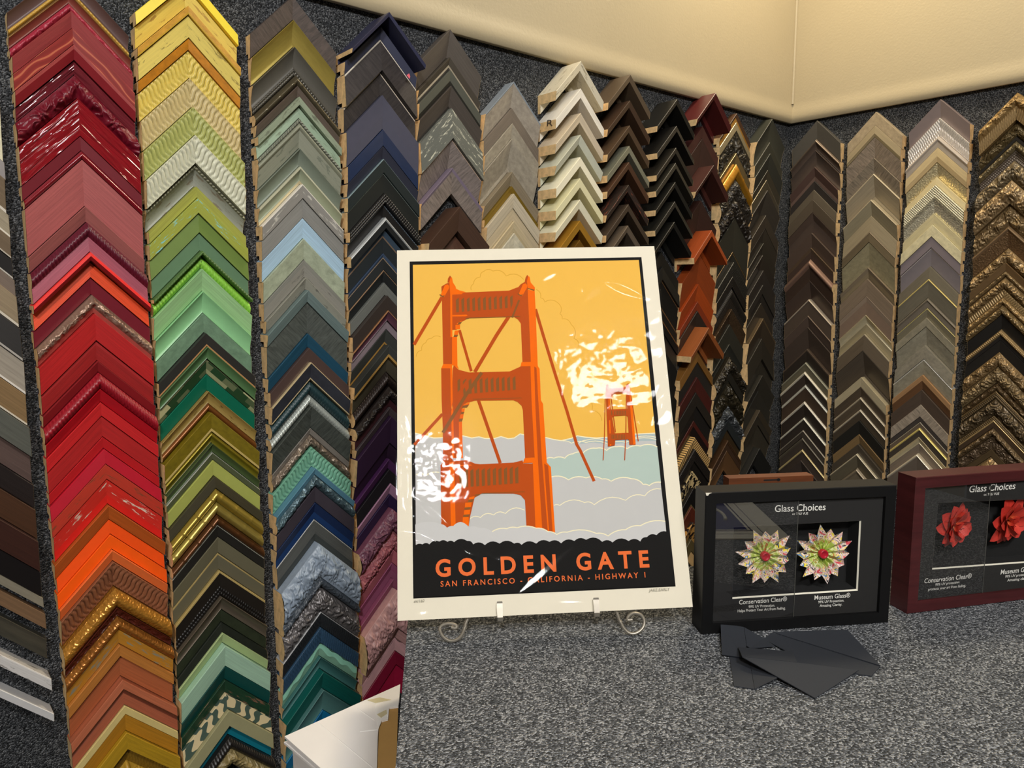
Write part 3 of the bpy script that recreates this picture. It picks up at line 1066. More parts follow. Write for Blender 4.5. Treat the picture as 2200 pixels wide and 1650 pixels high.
# ------------------------------------------------------------------ lettering
def glyph_mesh(text, bold=0.0, spacing=1.0, shear=0.0):
    cu = bpy.data.curves.new('t', 'FONT'); cu.body = text; cu.offset = bold; cu.space_character = spacing; cu.shear = shear
    cu.resolution_u = 4
    o = bpy.data.objects.new('t', cu); COL.objects.link(o)
    dg = bpy.context.evaluated_depsgraph_get(); dg.update()
    me = bpy.data.meshes.new_from_object(o.evaluated_get(dg))
    vs = [v.co.copy() for v in me.vertices]; fs = [tuple(p.vertices) for p in me.polygons]
    bpy.data.objects.remove(o); bpy.data.curves.remove(cu); bpy.data.meshes.remove(me)
    return vs, fs
CAPH = {}
def letter(name, text, plane, bl, br, caph, mat, parent, front, bold=0.0, spacing=1.0, shear=0.0):
    """one line of lettering standing on the pixel baseline bl-br, capitals caph pixels tall"""
    vs, fs = glyph_mesh(text, bold, spacing, shear)
    if bold not in CAPH:
        hv, _ = glyph_mesh('H', bold); CAPH[bold] = max(v.y for v in hv)-min(v.y for v in hv)
    x0 = min(v.x for v in vs); x1 = max(v.x for v in vs)
    A = plane.px(*bl, front); B = plane.px(*br, front)
    X = (B-A); w = X.length; X.normalize(); Y = X.cross(plane.N); Y = -Y if Y.z < 0 else Y
    d = sqrt((br[0]-bl[0])**2+(br[1]-bl[1])**2)
    A2 = plane.px(bl[0], bl[1]-caph, front); hh = (A2-A).length
    sy = hh/CAPH[bold]; sx = w/(x1-x0)
    mb = MB()
    for v in vs: mb.vert(A + X*((v.x-x0)*sx) + Y*(v.y*sy))
    for f in fs: mb.face(f)
    return mb.build(name, mat, parent)

# ------------------------------------------------------------------ the print on its easel
S = .48/.35127
PP = Plane(CAM+Vector((0.54314463, 0.87107639, 0.05026345))*S, (0.80022383, -0.59952627, 0.01449397), (-0.22955472, -0.32869513, -0.91611361))
PW, PH = .48, .48*1.35475
poster = empty('art_print', PP.at(PW/2, PH, 0)); 
tag(poster, 'orange suspension bridge poster in a wrinkled clear sleeve, propped on a small metal easel', 'poster')
M_CREAM = simple('cream_board', 'e9e1cc', .8, spec=.1, var=.02)
b = MB(); b.slab([PP.at(0, 0), PP.at(PW, 0), PP.at(PW, PH), PP.at(0, PH)][::-1], PP.N*.004); b.build('backing_board', M_CREAM, poster)
INK = {'K': 'ink_black:1c1b1a', 'Y': 'ink_yellow:ebb750', 'y': 'ink_ochre:d9a23a', 'G': 'ink_fog_grey:c3c2bf', 'H': 'ink_pale_fog:c9c8c6', 'T': 'ink_teal:b3c4ba', 'L': 'ink_cream:efe6c2',
       'D': 'ink_rust:b94d17', 'B': 'ink_orange:f06a0a', 'S': 'ink_brown:86562a', 'W': 'ink_slate:aab9ba'}
inkm = {}; inkl = []
for k, t in INK.items():
    n_, h_ = t.split(':'); inkm[k] = len(inkl); inkl.append(simple(n_, h_, .75, spec=.08, var=.015))
SEC = {'f': (0, 0, 1), 'a': (880, 540, 5.156), 'b': (880, 860, 5.156), 'p': (840, 520, 3.3333), 'q': (840, 900, 3.173), 's': (1180, 560, 3.3)}
def Z(sec, pts):
    x0, y0, k = SEC[sec]; return [(x0+x/k, y0+y/k) for x, y in pts]
def scallop(pts, k=.22, n=5, up=True):
    out = []
    for (x0, y0), (x1, y1) in zip(pts, pts[1:]):
        dx, dy = x1-x0, y1-y0; L = sqrt(dx*dx+dy*dy)
        nx, ny = dy/L, -dx/L
        if (ny > 0) == up: nx, ny = -nx, -ny
        for i in range(n):
            t = i/n; b_ = 4*t*(1-t)*k*L
            out.append((x0+dx*t+nx*b_, y0+dy*t+ny*b_))
    out.append(pts[-1]); return out
art = MB(); layer = [0]
def fill(ink, pts):
    layer[0] += 1; art.poly([PP.px(x, y, .0003+.000012*layer[0]) for x, y in pts][::-1], inkm[ink])
def line(ink, pts, w):
    layer[0] += 1; fr = .0003+.000012*layer[0]
    L = []; R_ = []
    for i, (x, y) in enumerate(pts):
        x0, y0 = pts[max(i-1, 0)]; x1, y1 = pts[min(i+1, len(pts)-1)]
        d = sqrt((x1-x0)**2+(y1-y0)**2) or 1; nx, ny = -(y1-y0)/d*w/2, (x1-x0)/d*w/2
        L.append(PP.px(x+nx, y+ny, fr)); R_.append(PP.px(x-nx, y-ny, fr))
    art.grid([L, R_], inkm[ink], False)
fill('K', [(880, 562), (1378, 552.5), (1451.5, 1260), (888, 1286)])
fill('Y', [(887, 569), (1372.5, 558.5), (1412, 975), (892, 975)])
for pts in ([(180, 820), (220, 775), (250, 720), (290, 690), (355, 680)],
            [(575, 345), (590, 300), (640, 250), (665, 210), (730, 208), (825, 243), (950, 268)],
            [(1040, 340), (1072, 400), (1100, 430), (1200, 440), (1210, 515), (1225, 550), (1290, 590), (1310, 690), (1345, 750)],
            [(1370, 940), (1395, 1005), (1392, 1110), (1440, 1205), (1510, 1280)]):
    line('y', scallop(Z('p', pts), .2), 1.6)
fog = Z('q', [(165, 97), (210, 108), (290, 130), (345, 128), (430, 120), (490, 115), (550, 130), (600, 122), (640, 133), (700, 135), (750, 120), (800, 135), (840, 130), (880, 102), (960, 120), (1060, 128),
              (1110, 140), (1160, 148), (1230, 132), (1270, 115), (1330, 125), (1400, 130), (1480, 125), (1560, 118), (1640, 105), (1800, 97)])
fill('G', fog+Z('q', [(1880, 800), (1890, 900), (170, 900)]))
fill('W', Z('q', [(1160, 148), (1230, 132), (1270, 115), (1330, 125), (1400, 130), (1480, 125), (1640, 105), (1800, 97), (1808, 150), (1700, 150), (1600, 165), (1480, 175), (1380, 160), (1300, 170), (1220, 160)]))
line('L', fog, 2.2)
tt = scallop(Z('q', [(1060, 270), (1110, 268), (1185, 268), (1240, 238), (1310, 230), (1400, 200), (1470, 215), (1540, 190), (1610, 203), (1700, 185), (1815, 190)]), .12)
tb = scallop(Z('q', [(1095, 395), (1210, 415), (1330, 402), (1440, 410), (1500, 425), (1640, 408), (1720, 447), (1760, 455), (1840, 432)]), .12)
fill('T', tt+tb[::-1])
line('L', tt, 2.2); line('L', tb, 2.2)
for pts, k in (([(1110, 590), (1150, 590), (1320, 570), (1385, 585), (1600, 555), (1730, 525), (1840, 478)], .16), ([(530, 690), (610, 672), (700, 655), (780, 645), (910, 622)], .2),
            ([(170, 380), (240, 385), (330, 365)], .12), ([(1170, 150), (1230, 165), (1330, 160), (1480, 172), (1600, 160), (1808, 140)], .1), ([(1280, 165), (1330, 145), (1480, 150), (1640, 135), (1806, 125)], .08)):
    line('L', scallop(Z('q', pts), k), 1.8)
# cables behind the tower
line('D', Z('p', [(490, 630), (575, 925)]), 6); line('D', Z('p', [(625, 1130), (742, 1467)])+Z('q', [(745, 302)]), 7)
line('D', Z('p', [(365, 395), (165, 735)]), 7); line('D', Z('p', [(368, 1232), (168, 1452)]), 6.5)
line('D', Z('p', [(1035, 480), (1100, 700), (1180, 960), (1260, 1210), (1330, 1450)])+Z('q', [(1290, 215), (1385, 425)]), 6.5)
# the big tower
fill('D', Z('a', [(352, 390), (400, 360), (440, 345), (470, 450), (472, 1255), (372, 1250), (358, 540)]))
fill('D', Z('a', [(420, 345), (425, 300), (447, 268), (462, 285), (462, 345)])); fill('B', Z('a', [(440, 340), (455, 288), (470, 290), (480, 345), (510, 390), (515, 415), (560, 435), (625, 452), (470, 480), (450, 478)]))
fill('D', Z('a', [(470, 475), (620, 455), (1100, 435), (1190, 400), (1300, 385), (1310, 724), (660, 738), (560, 790), (520, 870), (474, 870)]))
fill('B', Z('a', [(450, 470), (590, 462), (580, 474), (472, 480), (474, 950), (452, 950)])); fill('B', Z('a', [(474, 705), (630, 700), (645, 712), (620, 720), (474, 722)]))
fill('B', Z('a', [(470, 950), (525, 945), (530, 1270), (550, 1305), (480, 1262), (470, 1262)]))
for q in ([(520, 800), (580, 765), (565, 805), (530, 808)], [(508, 815), (560, 812), (558, 862), (508, 865)], [(500, 880), (545, 875), (530, 945), (488, 945)]): fill('B', Z('a', q))
for q in ([(548, 783), (580, 780), (562, 808), (528, 810)], [(495, 925), (540, 925), (525, 948), (485, 948)], [(625, 738), (668, 735), (650, 750), (615, 752)]): fill('S', Z('a', q))
fill('D', Z('a', [(1205, 395), (1230, 365), (1290, 330), (1310, 330), (1315, 430), (1350, 1228), (1250, 1228), (1232, 800), (1200, 755), (1160, 730)]))
fill('D', Z('a', [(1275, 335), (1285, 290), (1303, 260), (1318, 278), (1318, 340)])); fill('B', Z('a', [(1300, 335), (1312, 275), (1328, 280), (1342, 345), (1388, 400), (1386, 435), (1310, 412)]))
fill('B', Z('a', [(1308, 425), (1385, 438), (1395, 620), (1420, 1275), (1345, 1265)])); fill('S', Z('a', [(1308, 405), (1385, 425), (1380, 438), (1308, 415)]))
for (x0, y0) in ((385, 430), (1250, 420)):
    fill('B', Z('a', [(x0-42, y0+55), (x0+5, y0-55), (x0+35, y0-65), (x0+55, y0-45), (x0+52, y0-20), (x0-2, y0+75)])); line('S', Z('a', [(x0-52, y0+48), (x0-35, y0+62), (x0-8, y0+72), (x0-4, y0+55)]), 2.4)
for i in range(11):
    x = 512+60*i; y = 540-3.0*i; fill('S', Z('a', [(x, y), (x+32, y-28), (x+34, y+132-2*i), (x+6, y+136-2*i)] if i < 10 else [(x, y), (x+30, y-26), (x+30, y+70), (x+8, y+130)]))
fill('B', Z('a', [(372, 1248), (470, 1248), (470, 1295), (350, 1298)]))
fill('D', Z('a', [(350, 1296), (452, 1296), (465, 1660)])+Z('b', [(470, 640), (490, 690), (460, 1395), (410, 1410), (350, 1370), (342, 720), (370, 680), (368, 300), (355, 0)]))
fill('D', Z('a', [(478, 1300), (490, 1262), (545, 1312), (660, 1342), (1110, 1330), (1230, 1275), (1345, 1270), (1352, 1640)])+Z('b', [(1385, 640), (1280, 640), (1255, 110), (1240, 60), (1195, 18), (1150, 0), (720, 5), (625, 30), (580, 100), (555, 235), (545, 640), (495, 640), (470, 0)]))
fill('B', Z('a', [(450, 1292), (472, 1292), (478, 1660)])+Z('b', [(478, 20), (460, 100), (455, 0)])); fill('B', Z('b', [(460, 120), (482, 60), (495, 640), (470, 640)]))
fill('B', Z('b', [(545, 240), (580, 235), (592, 640), (550, 640)]))
for q in ([(600, 45), (665, 22), (655, 60), (585, 70)], [(575, 95), (612, 90), (605, 130), (575, 135)], [(560, 160), (598, 150), (592, 205), (552, 215)]): fill('B', Z('b', q))
for q in ([(590, 60), (660, 45), (635, 82), (580, 84)], [(548, 205), (592, 200), (580, 235), (545, 236)], [(572, 130), (608, 128), (596, 152), (566, 154)]): fill('S', Z('b', q))
for i in range(11):
    x = 530+61*i; y = 1430-3.4*i
    if i == 1: fill('S', Z('a', [(590, 1440), (625, 1408), (630, 1420), (590, 1480)])); fill('S', Z('a', [(592, 1535), (612, 1505), (630, 1595), (598, 1595)])); continue
    fill('S', Z('a', [(x, y+12), (x+32, y-18), (x+36, y+155-2*i), (x+6, y+160-2*i)] if i else [(x, y), (x+30, y-20), (x+30, y+100), (x+2, y+130)]))
line('D', Z('p', [(918, 420), (760, 660), (600, 930)]), 7.5); line('S', Z('p', [(918, 415), (868, 540)]), 4)
line('S', Z('p', [(650, 935), (540, 1090), (372, 1365)]), 7)
line('S', Z('a', [(700, 1638), (1240, 1624)]), 1.2); line('S', Z('a', [(655, 737), (1225, 720)]), 1.4)
fill('B', Z('b', [(1275, 640), (1380, 633), (1420, 690), (1252, 697)]))
fill('B', Z('a', [(1240, 1226), (1350, 1224), (1345, 1272), (1228, 1276)]))
fill('B', Z('a', [(1338, 1260), (1420, 1272), (1440, 1300), (1455, 1650)])+Z('b', [(1478, 40), (1520, 690), (1565, 740), (1612, 1465), (1395, 1420), (1360, 700), (1385, 640), (1350, 0)]))
fill('D', Z('a', [(1380, 1275), (1405, 1290), (1425, 1650)])+Z('b', [(1428, 30), (1465, 640), (1530, 1445), (1470, 1430), (1420, 640), (1392, 30)]))
fill('D', Z('b', [(1490, 700), (1535, 725), (1585, 1462), (1545, 1450)]))
fill('D', Z('b', [(345, 718), (400, 690), (490, 672), (640, 662), (720, 700), (780, 708), (1150, 690), (1252, 665), (1258, 700), (1365, 700), (1395, 1425), (1295, 1402), (1278, 1105), (1230, 1050), (1150, 1032), (800, 1032), (720, 1078), (670, 1290), (655, 1395), (590, 1370), (510, 1385), (460, 1400), (412, 1410), (350, 1370)]))
fill('B', Z('b', [(440, 690), (495, 676), (510, 1385), (458, 1402)])); fill('B', Z('b', [(495, 718), (680, 712), (690, 722), (495, 732)]))
fill('B', Z('b', [(590, 1295), (655, 1292), (655, 1395), (585, 1370)]))
for q in ([(660, 1075), (720, 1062), (710, 1100), (655, 1105)], [(615, 1135), (688, 1130), (680, 1185), (612, 1190)], [(605, 1218), (672, 1212), (665, 1262), (600, 1268)]): fill('B', Z('b', q))
for q in ([(655, 1100), (715, 1092), (695, 1128), (640, 1132)], [(612, 1188), (682, 1182), (665, 1208), (602, 1212)], [(598, 1268), (668, 1262), (655, 1290), (590, 1293)], [(730, 1045), (790, 1035), (770, 1052), (715, 1062)]): fill('S', Z('b', q))
line('S', Z('b', [(800, 1030), (1275, 1014)]), 1.4)
for i in range(11):
    x = 548+62*i; y = 790-3*i; fill('S', Z('b', [(x, y), (x+36, y-30), (x+38, y+172-1.5*i), (x+5, y+182-2*i)]))
# the small far tower
fill('D', Z('s', [(398, 885), (412, 868), (425, 890), (436, 1045), (470, 1255), (465, 1310), (416, 1318), (405, 1045)])); fill('D', Z('s', [(543, 885), (558, 868), (572, 888), (585, 1040), (605, 1230), (613, 1305), (568, 1306), (556, 1100)]))
fill('B', Z('s', [(425, 890), (436, 1230), (440, 1312), (430, 1314), (420, 1000)])); fill('B', Z('s', [(566, 885), (575, 890), (590, 1040), (613, 1300), (596, 1305), (575, 1050)]))
for x0, x1, y0, y1 in ((412, 565, 898, 945), (412, 568, 1052, 1102), (416, 580, 1222, 1272)):
    fill('D', Z('s', [(x0, y0+4), (x1, y0-3), (x1, y1-6), (x1-10, y1+6), (x1-22, y1-6), (x0+45, y1), (x0+25, y1+28), (x0, y1+30)]))
    for i in range(10): fill('S', Z('s', [(x0+26+i*11, y0+12), (x0+32+i*11, y0+9), (x0+32+i*11, y1-8), (x0+26+i*11, y1-8)]))
for pts in ([(398, 930), (392, 1240), (382, 1415)], [(548, 950), (543, 1240), (535, 1415)], [(574, 930), (600, 1080), (632, 1280)], [(438, 960), (470, 1215)]): line('D', Z('s', pts), 1.8)
# fog in front, dark tree line
ff = scallop(Z('q', [(165, 720), (340, 716), (382, 742), (425, 730), (475, 702), (530, 738), (600, 742), (690, 768), (790, 748), (860, 742), (990, 745), (1070, 768), (1130, 788), (1200, 772), (1400, 780), (1480, 798), (1600, 755), (1700, 728), (1870, 698)]), .1)
fill('H', ff+Z('q', [(1886, 880), (170, 890)])); line('L', ff[35:], 2.2)
trees = scallop(Z('q', [(158, 872), (215, 855), (262, 855), (330, 836), (385, 838), (430, 840), (520, 832), (560, 855), (640, 860), (740, 850), (840, 850), (890, 858), (990, 850), (1080, 838), (1160, 848), (1250, 832), (1330, 824), (1440, 838), (1510, 842), (1620, 832), (1700, 836), (1745, 806), (1810, 792), (1898, 775)]), .20)
fill('K', trees+Z('q', [(1936, 1135), (158, 1218)]))
art.build('print', inkl, poster)
M_ORT = simple('orange_ink', 'e8703a', .75, spec=.08, var=.02)
M_PEN = simple('pencil', '9a9684', .8)
TF = .0003+.000012*(layer[0]+6)
letter('lettering', 'GOLDEN GATE', PP, (936, 1238.5), (1395.5, 1217.5), 38, M_ORT, poster, TF, .030, 1.6)
letter('lettering', 'SAN FRANCISCO - CALIFORNIA - HIGHWAY 1', PP, (946.5, 1260.5), (1387, 1240.5), 12.0, M_ORT, poster, TF, .012, 1.42)
letter('lettering', '44/160', PP, (889, 1295.5), (912, 1293), 6, M_PEN, poster, TF, 0, 1.0, .2)
letter('lettering', 'JAKE EARLY', PP, (1394, 1271), (1440, 1268.5), 6, M_PEN, poster, TF, 0, 1.0, .2)
# clear sleeve
def film():
    m = NT('clear_plastic_film')
    tr = m.new('ShaderNodeBsdfTransparent'); gl = m.new('ShaderNodeBsdfGlossy'); gl.inputs['Roughness'].default_value = .035
    mx = m.new('ShaderNodeMixShader'); m.link(fresnel(m, .19), mx.inputs[0]); m.link(tr.outputs[0], mx.inputs[1]); m.link(gl.outputs[0], mx.inputs[2])
    m.link(mx.outputs[0], m.out.inputs['Surface']); return m.mat
M_FILM = film()
CREASE = [((1232, 1174), (1118, 1272), 9, .0016), ((1124, 1292), (1262, 1294), 6, .0014), ((1225, 1238), (1140, 1284), 7, .0014),
 ((1004, 1186), (1055, 1196), 6, .0014), ((1062, 1200), (1135, 1188), 8, .0018), ((1055, 1205), (1045, 1222), 12, .002), ((1085, 1236), (1130, 1238), 6, .0008),
 ((1416, 600), (1430, 668), 6, .002), ((1380, 660), (1440, 668), 8, .0022), ((1430, 700), (1432, 755), 8, .0024), ((1366, 795), (1425, 762), 6, .0018), ((1442, 800), (1395, 862), 8, .0022), ((1425, 845), (1405, 905), 6, .0016),
 ((1452, 900), (1440, 960), 6, .002), ((1462, 1000), (1452, 1045), 6, .002), ((1475, 1120), (1466, 1190), 6, .002), ((1430, 955), (1445, 948), 8, .002),
 ((868, 985), (872, 1080), 6, .0016), ((868, 1075), (885, 1110), 7, .002), ((895, 1075), (960, 1130), 6, .0014), ((868, 1145), (930, 1165), 7, .002), ((870, 1240), (866, 1330), 6, .002), ((900, 1240), (870, 1320), 10, .0016),
 ((872, 1322), (925, 1316), 4, .001), ((862, 780), (866, 1330), 3, .0012), ((870, 890), (880, 930), 6, .0018), ((1262, 640), (1300, 612), 9, .0016), ((1300, 608), (1380, 640), 9, .0014), ((1166, 604), (1196, 588), 6, .0015), ((1240, 615), (1250, 628), 4, .0014)]
LAMPS = [Vector((CAM.x+0.067, CAM.y-1.235, CEIL-0.06)), Vector((CAM.x-1.40, CAM.y-1.43, CEIL-0.06))]
def tilt(px, py, lamp):
    """gradient of the film that mirrors a lamp to the viewer"""
    X = PP.px(px, py); n = ((lamp-X).normalized()-(X-CAM).normalized()).normalized()
    k = n.dot(-PP.N); return -n.dot(PP.U)/k, -n.dot(PP.V)/k
CRS = []
for a, c, w, hh in CREASE:
    A, C_ = PP.uvpx(*a), PP.uvpx(*c)
    dx, dy = C_[0]-A[0], C_[1]-A[1]; L = sqrt(dx*dx+dy*dy); pv = (-dy/L, dx/L)
    best = max((tilt((a[0]+c[0])/2, (a[1]+c[1])/2, l) for l in LAMPS), key=lambda g: abs(g[0]*pv[0]+g[1]*pv[1])/(sqrt(g[0]**2+g[1]**2)+.02))
    s_ = best[0]*pv[0]+best[1]*pv[1]
    s_ = max(-.2, min(.2, s_)); s_ = s_ if abs(s_) > .04 else .06
    CRS.append((A, C_, w*.00135, s_, pv))
cu_, cv_ = PP.uvpx(1300, 775); du_, dv_ = PP.uvpx(930, 995)
def film_h(u, v):
    p = Vector((u*9, v*9, 3.3)); h = .0006*noise.noise(p)
    g1 = exp(-((u-cu_)/.075)**2-((v-cv_)/.075)**2); g2 = exp(-((u-du_)/.05)**2-((v-dv_)/.055)**2)
    p2 = Vector((u*70, v*70, 1.7)); h += (g1*.00055+g2*.00055)*noise.noise(p2) + (g1+g2)*.00022*noise.noise(p2*2.3)
    e = max(0, (u-.40)/.08); h += .0022*e*noise.noise(Vector((u*24, v*30, 8)))
    e = max(0, (.05-u)/.05); h += .0008*e*noise.noise(Vector((u*30, v*22, 5)))
    for a, c, w, sl, pv in CRS:
        dx, dy = c[0]-a[0], c[1]-a[1]; L2 = dx*dx+dy*dy
        tt = ((u-a[0])*dx+(v-a[1])*dy)/L2
        if -.2 < tt < 1.2:
            d = (u-a[0])*pv[0]+(v-a[1])*pv[1]; ww = w*(.35+.65*sin(pi*min(1, max(0, tt))))
            if abs(d) < ww*1.8: h += (sl*d+.0003)*exp(-(d/ww)**4)*min(1, max(0, (tt+.2)/.2), max(0, (1.2-tt)/.2))
    e = min(u+.008, PW+.004-u, v+.004, PH+.006-v)
    return .0028+h*min(1, max(0, e)/.006)-.0026*max(0, 1-max(0, e)/.004)
b = MB(); NU, NV = 230, 300
b.grid([[PP.at(-.008+(PW+.012)*i/NU, -.004+(PH+.010)*j/NV, film_h(-.008+(PW+.012)*i/NU, -.004+(PH+.010)*j/NV)) for i in range(NU+1)] for j in range(NV+1)], 0, True, flip=True)
b.build('plastic_sleeve', M_FILM, poster)
# easel of bent metal rod
M_ROD = simple('brushed_nickel_rod', 'a8a194', .42, .7, var=.12, scale=120)
easel = empty('display_easel', PP.at(.24, .69, -.02)); easel.location.z = CZ
tag(easel, 'small nickel wire easel with scrolled feet holding up the bridge poster', 'easel')
def spl(pts, n=6):
    out = []
    for i in range(len(pts)-1):
        p0, p1, p2, p3 = (Vector(pts[max(i-1, 0)]), Vector(pts[i]), Vector(pts[i+1]), Vector(pts[min(i+2, len(pts)-1)]))
        for k in range(n):
            t = k/n; out.append(.5*((2*p1)+(p2-p0)*t+(2*p0-5*p1+4*p2-p3)*t*t+(3*p1-p0-3*p2+p3)*t**3))
    out.append(Vector(pts[-1])); return out
EF = -.0085                                  # rods run just behind the board
def zz(pts): return [PP.px(840+x/3.333, 1260+y/3.333, EF) for x, y in pts]
top = PP.at(.243, .20, EF)
for pts in ([(550, 230), (535, 310), (518, 380), (485, 425), (438, 443), (395, 430), (363, 395), (350, 350), (365, 310), (405, 288), (450, 297), (472, 322), (458, 345), (432, 330)],
            [(1615, 180), (1640, 250), (1672, 310), (1720, 343), (1772, 330), (1808, 290), (1812, 240), (1785, 203), (1738, 193), (1702, 215), (1695, 243), (1728, 240)]):
    P = zz(pts); b = MB(); Q = spl([top, top.lerp(P[0], .5)]+P, 6)
    zt, zm = P[0].z, min(q.z for q in Q); up = CZ+.0031-zm
    for q in Q: q.z += up*max(0, min(1, (zt-q.z)/(zt-zm)*1.6))
    b.tube(Q, .0028, 10); b.build('leg', M_ROD, easel)
for (x, y0, y1) in ((1073, 1292, 1332), (1279, 1284, 1318)):
    P1 = PP.px(x+3, y1, EF); u, v = PP.uvpx(x, y0)
    u2, v2 = PP.uvpx(x+3, y1); 
    b = MB()
    rows = []
    for (vv, fr, hw_) in ((v2-.03, EF, .003), (v2-.001, EF, .003), (PH+.0075, -.004, .004), (PH+.0078, .004, .0042), (PH+.002, .0072, .0045), (PH-.012, .0066, .005), (v+.003, .0062, .0048), (v, .0068, .0042)):
        rows.append([PP.at(u-hw_, vv, fr), PP.at(u+hw_, vv, fr), PP.at(u+hw_, vv+.0006, fr-.0018), PP.at(u-hw_, vv+.0006, fr-.0018), PP.at(u-hw_, vv, fr)])
    b.grid(rows, 0, False); b.build('hook', M_ROD, easel, fix=True)
b = MB(); b.tube([PP.at(.135, .645, EF-.002), PP.at(.345, .645, EF-.002)], .002, 8); b.build('cross_rod', M_ROD, easel)
f_ = top+PP.N*.16; f_.z = CZ+.002
b = MB(); b.tube([top, f_], .0023, 8); b.build('back_leg', M_ROD, easel)

# ------------------------------------------------------------------ glass sample boxes
M_BLK = simple('black_satin_frame', '0c0c0d', .5, spec=.3, var=.1)
M_MAR = woodmat('maroon_stained_wood', '4a1c1e', (6, 6, 90), .38)
M_MAT = simple('black_mat_board', '1c1b1a', .85, var=.12, scale=160)
M_DEEP = simple('black_backing', '101010', .9)
M_WHT = simple('white_core', 'e8e4d2', .7, var=.02)
M_TXT = simple('white_lettering', 'f0eee6', .6, var=.01)
M_FELT = simple('grey_speckled_mat', '21201e', .9, var=.5, scale=420)
def glass(name, refl, tint):
    m = NT(name)
    tr = m.new('ShaderNodeBsdfTransparent'); tr.inputs[0].default_value = tint; gl = m.new('ShaderNodeBsdfGlossy'); gl.inputs['Roughness'].default_value = .0
    mx = m.new('ShaderNodeMixShader'); m.link(fresnel(m, refl), mx.inputs[0]); m.link(tr.outputs[0], mx.inputs[1]); m.link(gl.outputs[0], mx.inputs[2])
    m.link(mx.outputs[0], m.out.inputs['Surface']); return m.mat
M_GL1 = glass('clear_glass', 2.6, (.97, .97, .97, 1)); M_GL2 = glass('anti_glare_glass', .25, (.98, .98, .98, 1))
def shadow_box(label, BLx, BLy, th, w, h, dp, rw, mrail, mmat, opening, seam, closed_right=True):
    U = Vector((cos(th), sin(th), 0)); TL = Vector((CAM.x+BLx, CAM.y+BLy, CZ+.0005+h))
    P = Plane(TL, U, (0, 0, -1))
    root = empty('shadow_box_frame', P.at(w/2, h, -dp/2)); tag(root, label, 'display frame', 'glass sample shadow boxes')
    O = [(0, 0), (w, 0), (w, h), (0, h)]; I = [(rw, rw), (w-rw, rw), (w-rw, h-rw), (rw, h-rw)]
    for i in range(4):
        j = (i+1) % 4; b = MB(); c = .0012
        o0, o1, i0, i1 = O[i], O[j], I[i], I[j]
        def sh(p, q, k): L = sqrt((q[0]-p[0])**2+(q[1]-p[1])**2); return (p[0]+(q[0]-p[0])*k/L, p[1]+(q[1]-p[1])*k/L)
        a0, a1 = sh(o0, i0, c*1.4), sh(o1, i1, c*1.4)
        b.grid([[P.at(*o0, -dp), P.at(*o1, -dp)], [P.at(*o0, -c), P.at(*o1, -c)], [P.at(*a0, 0), P.at(*a1, 0)], [P.at(*i0, 0), P.at(*i1, 0)], [P.at(*i0, -.007), P.at(*i1, -.007)]], 0, False)
        b.build('rail', mrail, root)
    b = MB(); b.slab([P.at(0.001, 0.001, -dp+.003), P.at(w-.001, .001, -dp+.003), P.at(w-.001, h-.001, -dp+.003), P.at(.001, h-.001, -dp+.003)][::-1], P.N*.003); b.build('back_panel', M_DEEP, root)
    # mat with window
    oc = []
    for q in opening:
        if isinstance(q[0], str): oc.append(q[1:])
        else:
            X = P.px(*q, -.0065)-P.O; oc.append((X.dot(P.U), X.dot(P.V)))
    M4 = [(rw-.003, rw-.003), (w-rw+.003, rw-.003), (w-rw+.003, h-rw+.003), (rw-.003, h-rw+.003)]
    b = MB()
    for i in range(4):
        j = (i+1) % 4; b.poly([P.at(*M4[i], -.0065), P.at(*M4[j], -.0065), P.at(*oc[j], -.0065), P.at(*oc[i], -.0065)][::-1])
    mat_o = b.build('mat_board', mmat, root)
    e = .0016; ins = [(oc[0][0]+e*.35, oc[0][1]+e*.5), (oc[1][0]-e*1.2, oc[1][1]+e*.5), (oc[2][0]-e*1.2, oc[2][1]-e*1.3), (oc[3][0]+e*.35, oc[3][1]-e*1.3)]
    b = MB()
    for i in range(4):
        j = (i+1) % 4; b.poly([P.at(*oc[i], -.0064), P.at(*oc[j], -.0064), P.at(*ins[j], -.0085), P.at(*ins[i], -.0085)][::-1])
    b.build('window_edge', M_WHT, mat_o)
    b = MB(); z1 = -dp+.0035
    for i in range(4):
        j = (i+1) % 4; b.poly([P.at(*ins[i], -.0085), P.at(*ins[j], -.0085), P.at(*ins[j], z1), P.at(*ins[i], z1)][::-1])
    b.poly([P.at(*q, z1) for q in ins][::-1]); b.build('recess', M_DEEP, root)
    X = P.px(*seam, -.004)-P.O; su = X.dot(P.U)
    for u0, u1, gm in ((rw, su-.0003, M_GL1), (su+.0003, w-rw, M_GL2)):
        b = MB(); b.poly([P.at(u0, rw, -.004), P.at(u1, rw, -.004), P.at(u1, h-rw, -.004), P.at(u0, h-rw, -.004)][::-1]); b.build('glass_pane', gm, root)
    b = MB(); b.box(P.at(su-.0004, rw, -.0045), P.U*.0008, P.V*(h-2*rw), P.N*.0008); b.build('pane_seam', simple('glass_edge', '55554f', .3), root)
    return P, root
BX, bx = shadow_box('black framed glass sample box with two patterned paper flowers', .97714, .67068, radians(-33.44), .32695, .2371, .0428, .0185, M_BLK, M_MAT,
                    [(1575.7, 1132.5), (1850, 1118.8), (1842.9, 1269), (1573.4, 1286.7)], (1716, 1090))
